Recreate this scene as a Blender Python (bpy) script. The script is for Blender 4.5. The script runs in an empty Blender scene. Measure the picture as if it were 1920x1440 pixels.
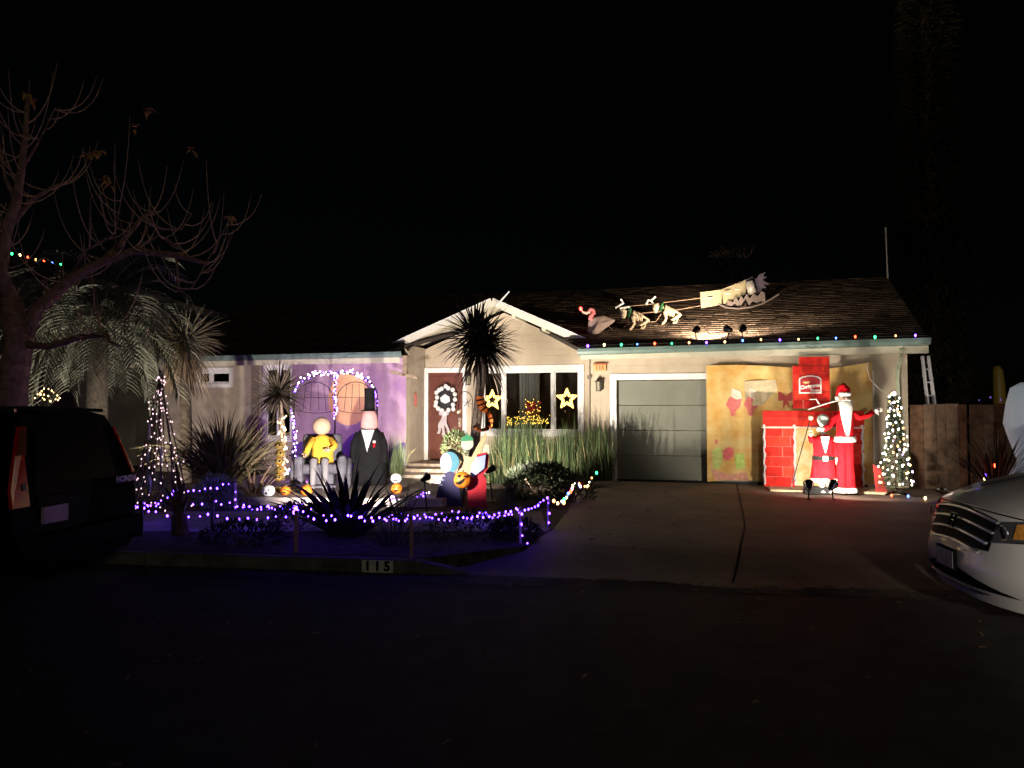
import bpy, math, random
from mathutils import Vector, Matrix, Euler, noise
random.seed(7)
R = math.radians
S = bpy.context.scene
COL = S.collection
# ------------------------------------------------------------------ camera, sky, moonlight, exposure
CAMZ, F = 1.7, 1400.0                      # eye height, focal length in photo pixels (1920 wide)
PITCH = math.atan(48/1400)
cam = bpy.data.cameras.new('camera'); cam.lens = 36*F/1920; cam.sensor_width = 36
cam.clip_end = 2000; cam.clip_start = .05
co = bpy.data.objects.new('camera', cam); COL.objects.link(co)
co.location = (0, 0, CAMZ); co.rotation_euler = (R(90)+PITCH, 0, 0); S.camera = co
W = bpy.data.worlds.new('World'); S.world = W; W.use_nodes = True
wn = W.node_tree.nodes; wl = W.node_tree.links
sky = wn.new('ShaderNodeTexSky'); sky.sky_type = 'NISHITA'; sky.sun_disc = False
sky.sun_elevation = R(14); sky.sun_rotation = R(155)
wn['Background'].inputs[1].default_value = .00015
wl.new(sky.outputs[0], wn['Background'].inputs[0])
sl = bpy.data.lights.new('night_glow', 'SUN'); sl.energy = .085; sl.angle = R(8); sl.color = (1, .86, .72)
so = bpy.data.objects.new('night_glow', sl); COL.objects.link(so)
so.rotation_euler = Vector((-.42, .9, -.25)).to_track_quat('-Z', 'Y').to_euler()
S.view_settings.view_transform = 'Standard'; S.view_settings.look = 'None'
S.view_settings.exposure = 0; S.view_settings.gamma = 1
S.render.engine = 'CYCLES'; S.cycles.use_denoising = True
S.cycles.sample_clamp_indirect = 3; S.cycles.max_bounces = 5; S.cycles.use_light_tree = True
S.cycles.caustics_reflective = False; S.cycles.caustics_refractive = False

# ------------------------------------------------------------------ helpers: where a photo pixel lies in the place
cp, sp = math.cos(PITCH), math.sin(PITCH)
def ray(u, v):
    xc, zc = (u-960)/F, (720-v)/F
    y = cp-zc*sp
    return Vector((xc/y, 1, (sp+zc*cp)/y))
def P(u, v, d):
    r = ray(u, v); return Vector((r.x*d, d, CAMZ+r.z*d))
def G(u, v, z=.14):
    r = ray(u, v); return P(u, v, (z-CAMZ)/r.z)
TH = R(15)
EX = Vector((math.cos(TH), -math.sin(TH), 0)); EY = Vector((math.sin(TH), math.cos(TH), 0))
P0 = Vector((2.17, 16, 0))                 # left foot of the garage opening
def H(x, y, z): return P0+EX*x+EY*y+Vector((0, 0, z))
def hp(u, v, yh):                          # pixel -> house coordinates on the wall plane yh
    r = ray(u, v); c = Vector((0, 0, CAMZ))
    n = EY; o = P0+EY*yh
    t = (o-c).dot(n)/r.dot(n); w = c+r*t
    return (w-P0).dot(EX), yh, w.z
def hs(u, yh): return hp(u, 768, yh)[0]

# ------------------------------------------------------------------ helpers: materials
MATS = {}
def mat(name, col, rough=.7, metal=0, var=0, scale=6, bump=0, bscale=None, spec=.4, col2=None, coat=0, trans=0):
    if name in MATS: return MATS[name]
    m = bpy.data.materials.new(name); m.use_nodes = True; N = m.node_tree.nodes; L = m.node_tree.links
    b = N['Principled BSDF']; b.inputs['Roughness'].default_value = rough; b.inputs['Metallic'].default_value = metal
    b.inputs['Base Color'].default_value = (*col, 1); b.inputs['Specular IOR Level'].default_value = spec
    b.inputs['Coat Weight'].default_value = coat; b.inputs['Transmission Weight'].default_value = trans
    if var or col2 or bump:
        tc = N.new('ShaderNodeTexCoord')
        def nz(sc, det=5):
            n = N.new('ShaderNodeTexNoise'); n.inputs['Scale'].default_value = sc; n.inputs['Detail'].default_value = det
            n.inputs['Roughness'].default_value = .62
            L.new(tc.outputs['Object'], n.inputs['Vector']); return n
        if var or col2:
            n = nz(scale); r = N.new('ShaderNodeValToRGB'); L.new(n.outputs['Fac'], r.inputs[0])
            c2 = col2 or tuple(min(1, c*(1+var)) for c in col); c1 = col if col2 else tuple(c*(1-var) for c in col)
            r.color_ramp.elements[0].position = .36; r.color_ramp.elements[1].position = .64
            r.color_ramp.elements[0].color = (*c1, 1); r.color_ramp.elements[1].color = (*c2, 1)
            L.new(r.outputs[0], b.inputs['Base Color'])
        if bump:
            n2 = nz(bscale or scale*4, 3); bp = N.new('ShaderNodeBump'); bp.inputs['Strength'].default_value = bump
            bp.inputs['Distance'].default_value = .02
            L.new(n2.outputs['Fac'], bp.inputs['Height']); L.new(bp.outputs[0], b.inputs['Normal'])
    MATS[name] = m; return m
def emis(name, col, k):
    if name in MATS: return MATS[name]
    m = bpy.data.materials.new(name); m.use_nodes = True; b = m.node_tree.nodes['Principled BSDF']
    b.inputs['Base Color'].default_value = (*[c*.5 for c in col], 1)
    b.inputs['Emission Color'].default_value = (*col, 1); b.inputs['Emission Strength'].default_value = k
    MATS[name] = m; return m
def leafmat(name, c1, c2, rough=.55):
    if name in MATS: return MATS[name]
    m = bpy.data.materials.new(name); m.use_nodes = True; N = m.node_tree.nodes; L = m.node_tree.links
    b = N['Principled BSDF']; b.inputs['Roughness'].default_value = rough; b.inputs['Specular IOR Level'].default_value = .12
    g = N.new('ShaderNodeNewGeometry'); r = N.new('ShaderNodeValToRGB')
    r.color_ramp.elements[0].color = (*c1, 1); r.color_ramp.elements[1].color = (*c2, 1)
    L.new(g.outputs['Random Per Island'], r.inputs[0]); L.new(r.outputs[0], b.inputs['Base Color'])
    MATS[name] = m; return m

# ------------------------------------------------------------------ helpers: things and meshes
MW = {}
def tag(o, label=None, cat=None, group=None, kind=None):
    if label: o['label'] = label
    if cat: o['category'] = cat
    if group: o['group'] = group
    if kind: o['kind'] = kind
    return o
def thing(name, label, cat, loc=(0, 0, 0), rz=0, group=None):
    o = bpy.data.objects.new(name, None); COL.objects.link(o); o.location = loc; o.rotation_euler = (0, 0, rz)
    o.empty_display_size = .1
    MW[o] = (Matrix.Translation(Vector(loc)) @ Matrix.Rotation(rz, 4, 'Z')).inverted()
    return tag(o, label, cat, group)
def put(name, me, parent=None):
    o = bpy.data.objects.new(name, me); COL.objects.link(o)
    if parent: o.parent = parent; MW[o] = MW[parent]
    else: MW[o] = Matrix()
    return o
class MB:
    def __init__(s): s.v = []; s.f = []
    def add(s, vs, fs):
        k = len(s.v); s.v += [tuple(p) for p in vs]; s.f += [tuple(i+k for i in f) for f in fs]; return s
    def box(s, x0, x1, y0, y1, z0, z1):
        return s.add([(x0,y0,z0),(x1,y0,z0),(x1,y1,z0),(x0,y1,z0),(x0,y0,z1),(x1,y0,z1),(x1,y1,z1),(x0,y1,z1)],
                     [(0,3,2,1),(4,5,6,7),(0,1,5,4),(1,2,6,5),(2,3,7,6),(3,0,4,7)])
    def obox(s, c, ax, ay, az):
        c, ax, ay, az = map(Vector, (c, ax, ay, az)); vs = []
        for k in (-1, 1):
            vs += [c-ax-ay+az*k, c+ax-ay+az*k, c+ax+ay+az*k, c-ax+ay+az*k]
        return s.add(vs, [(0,3,2,1),(4,5,6,7),(0,1,5,4),(1,2,6,5),(2,3,7,6),(3,0,4,7)])
    def bar(s, a, b, w, h=None):
        a, b = Vector(a), Vector(b); d = (b-a); z = d.normalized()
        u = z.cross(Vector((0, 0, 1)));
        if u.length < 1e-3: u = Vector((1, 0, 0))
        u.normalize(); t = z.cross(u)
        return s.obox((a+b)/2, u*w/2, t*(h or w)/2, d/2)
    def prism(s, poly, o, a, b, n):          # polygon (a,b) in the plane o+a*p+b*q, extruded by vector n
        o, a, b, n = map(Vector, (o, a, b, n)); k = len(poly)
        vs = [o+a*p+b*q for p, q in poly]; vs += [p+n for p in vs]
        fs = [tuple(range(k)), tuple(range(2*k-1, k-1, -1))]+[(i, i+k, (i+1) % k+k, (i+1) % k) for i in range(k)]
        return s.add(vs, fs)
    def tube(s, pts, r, n=6):
        pts = [Vector(p) for p in pts]; m = len(pts); rr = r if isinstance(r, (list, tuple)) else [r]*m
        vs = []; u = None
        for i, p in enumerate(pts):
            t = (pts[min(i+1, m-1)]-pts[max(i-1, 0)])
            t = t.normalized() if t.length > 1e-9 else Vector((0, 0, 1))
            if u is None: u = t.orthogonal().normalized()
            else:
                u = u-t*u.dot(t); u = u.normalized() if u.length > 1e-6 else t.orthogonal().normalized()
            w = t.cross(u)
            vs += [p+(u*math.cos(2*math.pi*j/n)+w*math.sin(2*math.pi*j/n))*rr[i] for j in range(n)]
        fs = [(i*n+j, i*n+(j+1) % n, (i+1)*n+(j+1) % n, (i+1)*n+j) for i in range(m-1) for j in range(n)]
        fs += [tuple(range(n-1, -1, -1)), tuple(range((m-1)*n, m*n))]
        return s.add(vs, fs)
    def loft(s, secs, n=14, sq=1.0, fold=0, nf=9):          # (cx,cy,cz,rx,ry) sections
        vs = []
        for (x, y, z, rx, ry) in secs:
            for j in range(n):
                a = 2*math.pi*j/n; c, d = math.cos(a), math.sin(a); kf = 1+fold*(math.sin(nf*a+z*3)+.6*math.sin(nf*.61*a-z*7+x*9)) if fold else 1
                c = math.copysign(abs(c)**sq, c); d = math.copysign(abs(d)**sq, d)
                vs.append((x+rx*c*kf, y+ry*d*kf, z))
        m = len(secs)
        fs = [(i*n+j, i*n+(j+1) % n, (i+1)*n+(j+1) % n, (i+1)*n+j) for i in range(m-1) for j in range(n)]
        fs += [tuple(range(n-1, -1, -1)), tuple(range((m-1)*n, m*n))]
        return s.add(vs, fs)
    def ball(s, c, rx, ry=None, rz=None, n=12, m=8, rib=0, ribs=8):
        ry = ry or rx; rz = rz or rx; c = Vector(c); vs = [c+Vector((0, 0, -rz))]
        for i in range(1, m):
            a = -math.pi/2+math.pi*i/m
            for j in range(n):
                b = 2*math.pi*j/n; k = 1-rib*abs(math.cos(ribs*b/2))*math.cos(a) if rib else 1
                vs.append(c+Vector((rx*k*math.cos(a)*math.cos(b), ry*k*math.cos(a)*math.sin(b), rz*math.sin(a))))
        vs.append(c+Vector((0, 0, rz))); fs = []
        for j in range(n):
            fs.append((0, 1+(j+1) % n, 1+j)); k = 1+(m-2)*n; fs.append((k+j, k+(j+1) % n, len(vs)-1))
            for i in range(m-2):
                a = 1+i*n; fs.append((a+j, a+(j+1) % n, a+n+(j+1) % n, a+n+j))
        return s.add(vs, fs)
    def grid(s, fn, na, nb):
        vs = [fn(i/na, j/nb) for i in range(na+1) for j in range(nb+1)]
        return s.add(vs, [(i*(nb+1)+j, (i+1)*(nb+1)+j, (i+1)*(nb+1)+j+1, i*(nb+1)+j+1) for i in range(na) for j in range(nb)])
    def blade(s, base, d, length, w, droop=.3, segs=4, fold=.25):   # a strap leaf, folded along its midrib
        base, d = Vector(base), Vector(d).normalized()
        side = d.cross(Vector((0, 0, 1)))
        if side.length < .05: side = Vector((random.uniform(-1, 1), random.uniform(-1, 1), 0))
        side.normalize(); p = base.copy(); dd = d.copy(); vs = []; st = length/segs
        for i in range(segs+1):
            t = i/segs; ww = w*(.55+.9*t-1.45*t*t) if t < 1 else .001
            ww = max(ww, .001)
            up = side.cross(dd).normalized()
            vs += [p-side*ww/2+up*ww*fold, p, p+side*ww/2+up*ww*fold]
            dd = (dd+Vector((0, 0, -droop*st/length*(.4+1.6*t)))).normalized(); p = p+dd*st
        fs = []
        for i in range(segs):
            a = i*3; fs += [(a, a+1, a+4, a+3), (a+1, a+2, a+5, a+4)]
        return s.add(vs, fs)
    def build(s, name, m, parent=None, world=False, smooth=False, bevel=0, sub=0):
        me = bpy.data.meshes.new(name); vs = s.v
        if world and parent is not None:
            M = MW[parent]; vs = [tuple(M @ Vector(p)) for p in vs]
        me.from_pydata(vs, [], s.f); me.update()
        me.materials.append(m)
        if smooth: me.polygons.foreach_set('use_smooth', [True]*len(me.polygons))
        o = put(name, me, parent)
        if sub: q = o.modifiers.new('s', 'SUBSURF'); q.levels = q.render_levels = sub
        if bevel: q = o.modifiers.new('b', 'BEVEL'); q.width = bevel; q.segments = 2; q.limit_method = 'ANGLE'
        return o
def text(name, body, size, m, parent, mtx, ext=.004, shear=0, bold=0, world=True):
    c = bpy.data.curves.new(name, 'FONT'); c.body = body; c.size = size; c.align_x = 'CENTER'; c.align_y = 'CENTER'
    c.extrude = ext; c.shear = shear; c.offset = bold; c.resolution_u = 3
    t = bpy.data.objects.new('t', c); COL.objects.link(t)
    bpy.context.view_layer.update()
    me = bpy.data.meshes.new_from_object(t.evaluated_get(bpy.context.evaluated_depsgraph_get()))
    bpy.data.objects.remove(t); bpy.data.curves.remove(c)
    M = MW[parent] @ mtx if world else mtx
    me.transform(M); me.materials.clear(); me.materials.append(m)
    return put(name, me, parent)
def frame_mtx(o, a, b):                       # text lies in plane o + a*x + b*y
    a = Vector(a).normalized(); b = Vector(b).normalized(); n = a.cross(b)
    return Matrix(((a.x, b.x, n.x, o[0]), (a.y, b.y, n.y, o[1]), (a.z, b.z, n.z, o[2]), (0, 0, 0, 1)))
BULB = {}
def bulb(mname, r, parent, p):
    k = (mname, r)
    if k not in BULB:
        b = MB().ball((0, 0, 0), r, r, r*1.35, 6, 4); me = bpy.data.meshes.new('bulb'); me.from_pydata(b.v, [], b.f)
        me.materials.append(MATS[mname]); me.polygons.foreach_set('use_smooth', [True]*len(me.polygons)); BULB[k] = me
    o = put('bulb', BULB[k], parent); o.location = MW[parent] @ Vector(p)
    return o
emis('dim_violet', (.3, .15, .8), .5); emis('red_nose', (1, .03, .02), 22); emis('warm_pale', (1, .86, .6), 8); emis('gold_small', (1, .6, .1), 6); emis('star_bulb', (1, .6, .14), 9); emis('purple_bulb', (.10, .03, 1), 36); emis('violet_white_bulb', (.72, .5, 1), 9); emis('warm_bulb', (1, .62, .22), 10)
emis('gold_bulb', (1, .55, .08), 7); emis('pink_white_bulb', (1, .66, .74), 2.2); emis('cool_bulb', (.95, .97, 1), 9)
emis('red_bulb', (1, .06, .02), 12); emis('green_bulb', (.04, 1, .22), 7); emis('blue_bulb', (.06, .16, 1), 14); emis('orange_bulb', (1, .38, .12), 8)
def sag(a, b, n, k):
    a, b = Vector(a), Vector(b)
    return [a.lerp(b, i/n)-Vector((0, 0, k*4*(i/n)*(1-i/n))) for i in range(n+1)]
def along(pts, step, jit=0):
    pts = [Vector(p) for p in pts]; out = []; acc = step/2
    for a, b in zip(pts, pts[1:]):
        L = (b-a).length
        while acc < L:
            q = a.lerp(b, acc/L)
            out.append(q+Vector((random.uniform(-jit, jit), random.uniform(-jit, jit), random.uniform(-jit, jit)))); acc += step
        acc -= L
    return out
wire_dark = mat('dark_cable', (.02, .03, .02), .6); wire_pale = mat('pale_cable', (.6, .58, .52), .5)
def string(label, pts, step, cols, r=.012, jit=.015, group=None, name='string_lights', wm=None, extra=()):
    pts = [Vector(p) for p in pts]
    t = thing(name, label, 'string lights', pts[0], 0, group)
    MB().tube(pts, .004, 4).build('cable', wm or wire_dark, t, True)
    for seg in extra: MB().tube(seg, .004, 4).build('cable', wm or wire_dark, t, True)
    for i, q in enumerate(along(pts, step, jit)): bulb(cols[i % len(cols)], round(r*random.choice((.75, .9, 1, 1.15)), 4), t, q)
    for seg in extra:
        for i, q in enumerate(along(seg, step, jit)): bulb(cols[i % len(cols)], r, t, q)
    return t
def spot(name, parent, p, aim, power, angle, col=(1, .93, .82), blend=.4, size=.04):
    l = bpy.data.lights.new(name, 'SPOT'); l.energy = power; l.spot_size = R(angle); l.spot_blend = blend; l.color = col
    l.shadow_soft_size = size
    o = bpy.data.objects.new(name, l); COL.objects.link(o); o.parent = parent
    p, aim = Vector(p), Vector(aim); Mi = MW[parent]
    o.location = Mi @ p; o.rotation_euler = (Mi.to_3x3() @ (aim-p)).to_track_quat('-Z', 'Y').to_euler(); return o
black_metal = mat('black_metal', (.015, .015, .016), .35, .6); lens_white = emis('lamp_lens', (1, .92, .8), 14)
chrome = mat('chrome', (.75, .76, .78), .12, 1)
def flood(label, p, aim, power, angle, col=(1, .93, .82), gz=None, r=.075, group='floodlights', hood=black_metal, blend=.4):
    p, aim = Vector(p), Vector(aim); d = (aim-p).normalized(); gz = p.z-.22 if gz is None else gz
    t = thing('floodlight', label, 'floodlight', (p.x, p.y, gz), 0, group)
    secs = [(-.16, .3), (-.14, .55), (-.07, .7), (0, 1.0), (.03, 1.05), (.03, .94), (0, .9)]
    vs = []; fs = []; u = d.orthogonal().normalized(); w = d.cross(u); n = 12
    for a, k in secs: vs += [p+d*a+(u*math.cos(2*math.pi*j/n)+w*math.sin(2*math.pi*j/n))*r*k for j in range(n)]
    fs = [(i*n+j, i*n+(j+1) % n, (i+1)*n+(j+1) % n, (i+1)*n+j) for i in range(len(secs)-1) for j in range(n)]+[tuple(range(n))]
    MB().add(vs, fs).build('housing', hood, t, True, True)
    q = p-d*.005
    MB().add([q+(u*math.cos(2*math.pi*j/n)+w*math.sin(2*math.pi*j/n))*r*.88 for j in range(n)], [tuple(range(n))]).build('lens', lens_white if col[2] > .3 and col[1] > .5 else emis('purple_lens', (.35, .08, 1), 8), t, True)
    MB().tube([(p.x, p.y, gz), p-d*.08], .012, 6).build('stake', black_metal, t, True)
    MB().loft([(p.x, p.y, gz, .05, .05), (p.x, p.y, gz+.015, .05, .05)], 8).build('base', black_metal, t, True)
    spot('flood_beam', t, p+d*.05, aim, power, angle, col, blend)
    return t

# ------------------------------------------------------------------ the ground, the street, the kerb, the drive
asphalt = mat('asphalt', (.035, .033, .030), .85, 0, .3, 3, .5, 90, .25)
soil = mat('soil_bark', (.085, .065, .055), .95, 0, .5, 9, .9, 45, .1)
concrete = mat('concrete', (.26, .24, .215), .85, 0, .22, 2.2, .25, 60, .25)
drivecon = mat('driveway_concrete', (.135, .098, .08), .7, 0, .4, .9, .25, 50, .35)
joint = mat('joint_dirt', (.03, .025, .02), .95)
def yc(x): return 7.85-.14*(x+1.39)
def struct(o): o['kind'] = 'structure'; return o
struct(MB().add([(-600,-600,-.06),(600,-600,-.06),(600,900,-.06),(-600,900,-.06)], [(0,1,2,3)]).build('ground', soil))
struct(MB().add([(-80,-5,0),(80,-5,0),(80,yc(80)+.02,0),(-80,yc(-80)+.02,0)], [(0,1,2,3)]).build('street', asphalt))
EDL = [(-.95, yc(-.95)), (-.55, 8.02), (.15, 8.6), (.55, 9.9), (1.5, 15.2), (1.66, 16.12)]
EDR = [(5.7, yc(5.7)), (5.85, 7.4), (6.1, 8.6), (6.7, 10.6), (8.0, 14.25), (8.05, 14.4)]
def edge(E, y):
    if y <= E[0][1]: return E[0][0]
    for (xa, ya), (xb, yb) in zip(E, E[1:]):
        if y <= yb: return xa+(xb-xa)*(y-ya)/(yb-ya)
    return E[-1][0]
def yard(name, pts, z=.14):
    k = len(pts); return struct(MB().add([(x, y, z) for x, y in pts]+[(x, y, -.05) for x, y in pts],
        [tuple(range(k))]+[(i, (i+1) % k, (i+1) % k+k, i+k) for i in range(k)]).build(name, soil))
yard('yard', [(x, y+.14) for x, y in [(-80, yc(-80)), (-.95, yc(-.95))]]+[(-.62, 8.1)]+EDL[2:]+[(1.7, 45), (-80, 45)])
yard('yard', [EDR[0], (80, yc(80)+.14), (80, 45), (1.75, 45), (1.75, 16.6), (8.2, 14.7)]+EDR[::-1][1:-1])
def sm(t): t = min(1, max(0, t)); return t*t*(3-2*t)
def dz(x, y): return .006+.125*sm((y-yc(x))/1.5)+.055*sm((y-9.5)/6)
def drive(e0, e1, off=0, n=30, m=14):
    b = MB()
    def fn(a, c):
        # rows run from the gutter to the garage wall, columns across the drive
        xa, xb = e0(a), e1(a)
        x = xa[0]+(xb[0]-xa[0])*c; y = xa[1]+(xb[1]-xa[1])*c
        return (x, y, dz(x, y)+off)
    return b.grid(fn, n, m)
def pl(E):
    L = [0]
    for (xa, ya), (xb, yb) in zip(E, E[1:]): L.append(L[-1]+math.hypot(xb-xa, yb-ya))
    def f(a):
        d = a*L[-1]
        for i in range(len(E)-1):
            if d <= L[i+1]+1e-9:
                t = (d-L[i])/(L[i+1]-L[i]); return (E[i][0]+(E[i+1][0]-E[i][0])*t, E[i][1]+(E[i+1][1]-E[i][1])*t)
        return E[-1]
    return f
g = lambda u, v: G(u, v, .12)[:2]
CR = [(2.42, yc(2.42)), g(1368, 1085), g(1385, 1040), g(1397, 990), g(1392, 960), g(1384, 928), tuple(H(hs(1380, -.05), -.05, 0)[:2])]
shift = lambda f, k: (lambda a: (f(a)[0]+k, f(a)[1]))
fl, fr, fc = pl(EDL), pl(EDR), pl(CR)
drv = struct(drive(fl, fr, -.03).build('driveway', joint))
drive(fl, shift(fc, -.014)).build('slab', drivecon, drv)
drive(shift(fc, .014), fr).build('slab', drivecon, drv)
# kerb stones and gutter
kerb = struct(MB().add([(-60, yc(-60)-.38, .004), (60, yc(60)-.38, .004), (60, yc(60), .004), (-60, yc(-60), .004)], [(0,1,2,3)]).build('gutter', mat('gutter_concrete', (.085, .08, .07), .9, 0, .3, 3, .3, 60, .2)))
kc = mat('kerb_concrete', (.15, .14, .115), .88, 0, .35, 4, .35, 50, .2)
def kerbstone(x0, x1, h0=.135, h1=.135):
    a, b = Vector((x0, yc(x0), 0)), Vector((x1, yc(x1), 0)); n = Vector((.139, .99, 0))
    vs = []
    for p, h in ((a, h0), (b, h1)): vs += [p-n*.012, p+Vector((0, 0, h*.85))-n*0, p+Vector((0, 0, h))+n*.025, p+Vector((0, 0, h))+n*.15, p+n*.15]
    k = 5
    MB().add(vs, [(0,1,2,3,4), (9,8,7,6,5)]+[(i, i+k, (i+1) % k+k, (i+1) % k) for i in range(k)]).build('kerb_stone', kc, kerb)
x = -22.0
while x < -4: kerbstone(x, x+1.99); x += 2
kerbstone(x, -1.99); kerbstone(-1.98, -1.02); kerbstone(-1.01, -.45, .135, .02)
x = 5.75
kerbstone(5.2, 5.74, .02, .135)
while x < 16: kerbstone(x, x+1.99); x += 2
# sidewalk slabs, patio slab
walk = struct(MB().add([(-30, 11.9, .146), (-30, 9.55, .146), (.35, 9.45, .146), (.9, 11.6, .146)], [(0,1,2,3)]).build('sidewalk', joint))
xs = -14.0
while xs < .3:
    x1 = min(xs+1.5, .46)
    MB().box(xs+.008, x1-.008, 9.58, 11.4, .13, .155+random.uniform(-.002, .002)).build('slab', concrete, walk); xs += 1.5
PT = [(-5.2, 12.35), (-1.12, 12.0), (-.95, 12.6), (-1.25, 15.2), (-2.6, 16.1), (-5.6, 16.7)]
pat = struct(MB().prism(PT, (0, 0, .13), (1, 0, 0), (0, 1, 0), (0, 0, .14)).build('patio', mat('patio_concrete', (.34, .30, .26), .85, 0, .25, 2.5, .3, 50), bevel=.012))

# ------------------------------------------------------------------ the house
beige = mat('beige_siding', (.47, .40, .31), .7, 0, .08, 3, .12, 60)
beige2 = mat('beige_stucco', (.42, .36, .29), .85, 0, .10, 4, .4, 80)
white = mat('white_trim', (.74, .74, .74), .5, 0, .05, 8)
teal = mat('gutter_paint', (.115, .175, .16), .45, 0, .15, 5)
shing = leafmat('shingles', (.04, .028, .022), (.12, .088, .068), .9)
fascia = mat('pale_fascia', (.62, .6, .53), .55, 0, .06, 6)
soff = mat('soffit_paint', (.50, .47, .37), .7, 0, .08, 5)
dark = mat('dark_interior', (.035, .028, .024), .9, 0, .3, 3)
house = thing('ranch_house', 'beige single storey ranch house with front gable and attached garage', 'house', P0, -TH)
def walls(b, s0, s1, z0, z1, ops, y0, y1):
    ss = sorted({s0, s1, *[o[0] for o in ops], *[o[1] for o in ops]}); zs = sorted({z0, z1, *[o[2] for o in ops], *[o[3] for o in ops]})
    for a, c in zip(ss, ss[1:]):
        for d, e in zip(zs, zs[1:]):
            if not any(o[0] <= a and c <= o[1] and o[2] <= d and e <= o[3] for o in ops): b.box(a, c, y0, y1, d, e)
    return b
FLZ = .2
GO = (0.07, 4.98, FLZ-.1, 2.33)                       # garage opening
ENT = 1.15
dx0, dx1 = hs(803, ENT), hs(868, ENT); DZ0, DZ1 = .5, 2.6
wx0, wx1 = hs(907, ENT), hs(1085, ENT); WZ0, WZ1 = 1.2, 2.62
lw0, lw1 = hs(372, 0), hs(430, 0); LZ0, LZ1 = hp(400, 719, 0)[2], hp(400, 697, 0)[2]
pw0, pw1 = hs(500, 0), hs(545, 0); PZ0, PZ1 = hp(520, 820, 0)[2], hp(520, 690, 0)[2]
gw = walls(MB(), -.52, 5.72, .1, 2.93, [GO], .0, .15); gw.box(5.57, 5.7, .16, 6, .1, 2.93); gw.box(-.52, -.4, .16, 1.3, .1, 2.93)
gw = gw.build('wall', beige, house)
lwl = walls(MB(), -11.6, -4.77, .1, 2.93, [(lw0, lw1, LZ0, LZ1), (pw0, pw1, PZ0, PZ1)], 0, .15); lwl.box(-4.9, -4.772, .16, 1.14, .1, 3.2)
lwl = lwl.build('wall', beige2, house)
AP = -2.75; GZ0, GZ1 = 3.03, 4.10
ew = walls(MB(), -4.76, -.53, .1, 3.0, [(dx0, dx1, .1, DZ1), (wx0, wx1, WZ0, WZ1)], ENT, ENT+.15)
ew.prism([(-5.2, 3.001), (-.6, 3.001), (AP, 4.02)], (0, ENT, 0), (1, 0, 0), (0, 0, 1), (0, .15, 0))
ew = ew.build('wall', beige, house)
MB().box(-11.5, -4.0, 5.5, 5.6, .1, 3).box(-11.6, -11.45, .16, 5.6, .1, 3).build('wall', beige2, house)
# lap siding boards, one by one
def board(s0, s1, z0, z1, y, par, m=beige):
    b = MB(); b.add([(s0, y-.004, z1), (s1, y-.004, z1), (s1, y-.022, z0), (s0, y-.022, z0), (s0, y, z1), (s1, y, z1), (s1, y, z0), (s0, y, z0)],
        [(0,3,2,1), (4,5,6,7), (2,3,7,6), (0,1,5,4), (0,4,7,3), (1,2,6,5)])
    b.build('siding_board', m, par)
for z0 in (2.49, 2.64, 2.79): board(-.52, 5.72, z0, z0+.148, 0, gw)
z = .15
while z < 2.45:
    board(-.52, -.075, z, z+.195, 0, gw); board(5.13, 5.72, z, z+.195, 0, gw); z += .197
def gx(zz): t = (zz-3.0)/1.02; return (-5.2+(AP+5.2)*t, -.6+(AP+.6)*t)
for z0 in [2.8+.17*k for k in range(7)]:
    a = (-4.76, -.53) if z0 < 3 else gx(z0+.17)
    if a[1]-a[0] > .3: board(a[0], a[1], z0, z0+.168, ENT, ew)
# trims
tr = MB(); tr.box(-.07, .07, -.03, .03, FLZ-.03, 2.33).box(-.07, 5.12, -.032, .03, 2.331, 2.46).box(4.98, 5.12, -.03, .03, FLZ-.03, 2.33)
tr.build('garage_trim', white, house, bevel=.006)
gd = MB().box(GO[0], GO[1], .11, .14, FLZ, 2.34).build('garage_door', mat('garage_door_paint', (.19, .20, .165), .55, 0, .06, 3), house)
for k in range(4):
    z0 = FLZ+.005+k*.53; MB().box(GO[0]+.005, GO[1]-.005, .075, .112, z0, z0+.522).build('panel', MATS['garage_door_paint'], gd, bevel=.008)
MB().box(GO[0], GO[1], .06, .1, FLZ-.03, FLZ+.02).build('door_seal', black_metal, gd)
door_m = mat('brown_door', (.12, .035, .022), .45, 0, .18, 5)
dr = MB().box(dx0, dx1, ENT+.05, ENT+.1, DZ0, DZ1).build('door', door_m, house)
dw = dx1-dx0
for (a, c, d, e) in ((.12, .46, .1, .52), (.54, .88, .1, .52), (.12, .46, .58, .86), (.54, .88, .58, .86)):
    MB().box(dx0+dw*a, dx0+dw*c, ENT+.035, ENT+.052, DZ0+2.1*d, DZ0+2.1*e).build('door_panel', door_m, dr, bevel=.012)
MB().box(dx0+.15*dw, dx0+.85*dw, ENT+.035, ENT+.052, DZ0+1.88, DZ0+2.02).build('door_panel', door_m, dr, bevel=.01)
kn = MB(); kn.ball((dx1-.09, ENT+.0, 1.38), .03); kn.box(dx1-.125, dx1-.055, ENT+.03, ENT+.05, 1.28, 1.5); kn.box(dx1-.12, dx1-.06, ENT+.03, ENT+.05, 1.62, 1.7)
kn.build('handle', mat('brass', (.6, .5, .35), .3, .8), dr)
fr = MB(); fr.box(dx0-.13, dx0, ENT-.03, ENT+.1, DZ0-.05, DZ1).box(dx1, dx1+.1, ENT-.03, ENT+.1, DZ0-.05, DZ1).box(dx0-.13, dx1+.1, ENT-.032, ENT+.1, DZ1+.001, DZ1+.12)
fr.box(dx0-.13, dx1+.1, ENT-.06, ENT+.12, DZ0-.1, DZ0-.051); fr.build('door_frame', white, house, bevel=.006)
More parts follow.
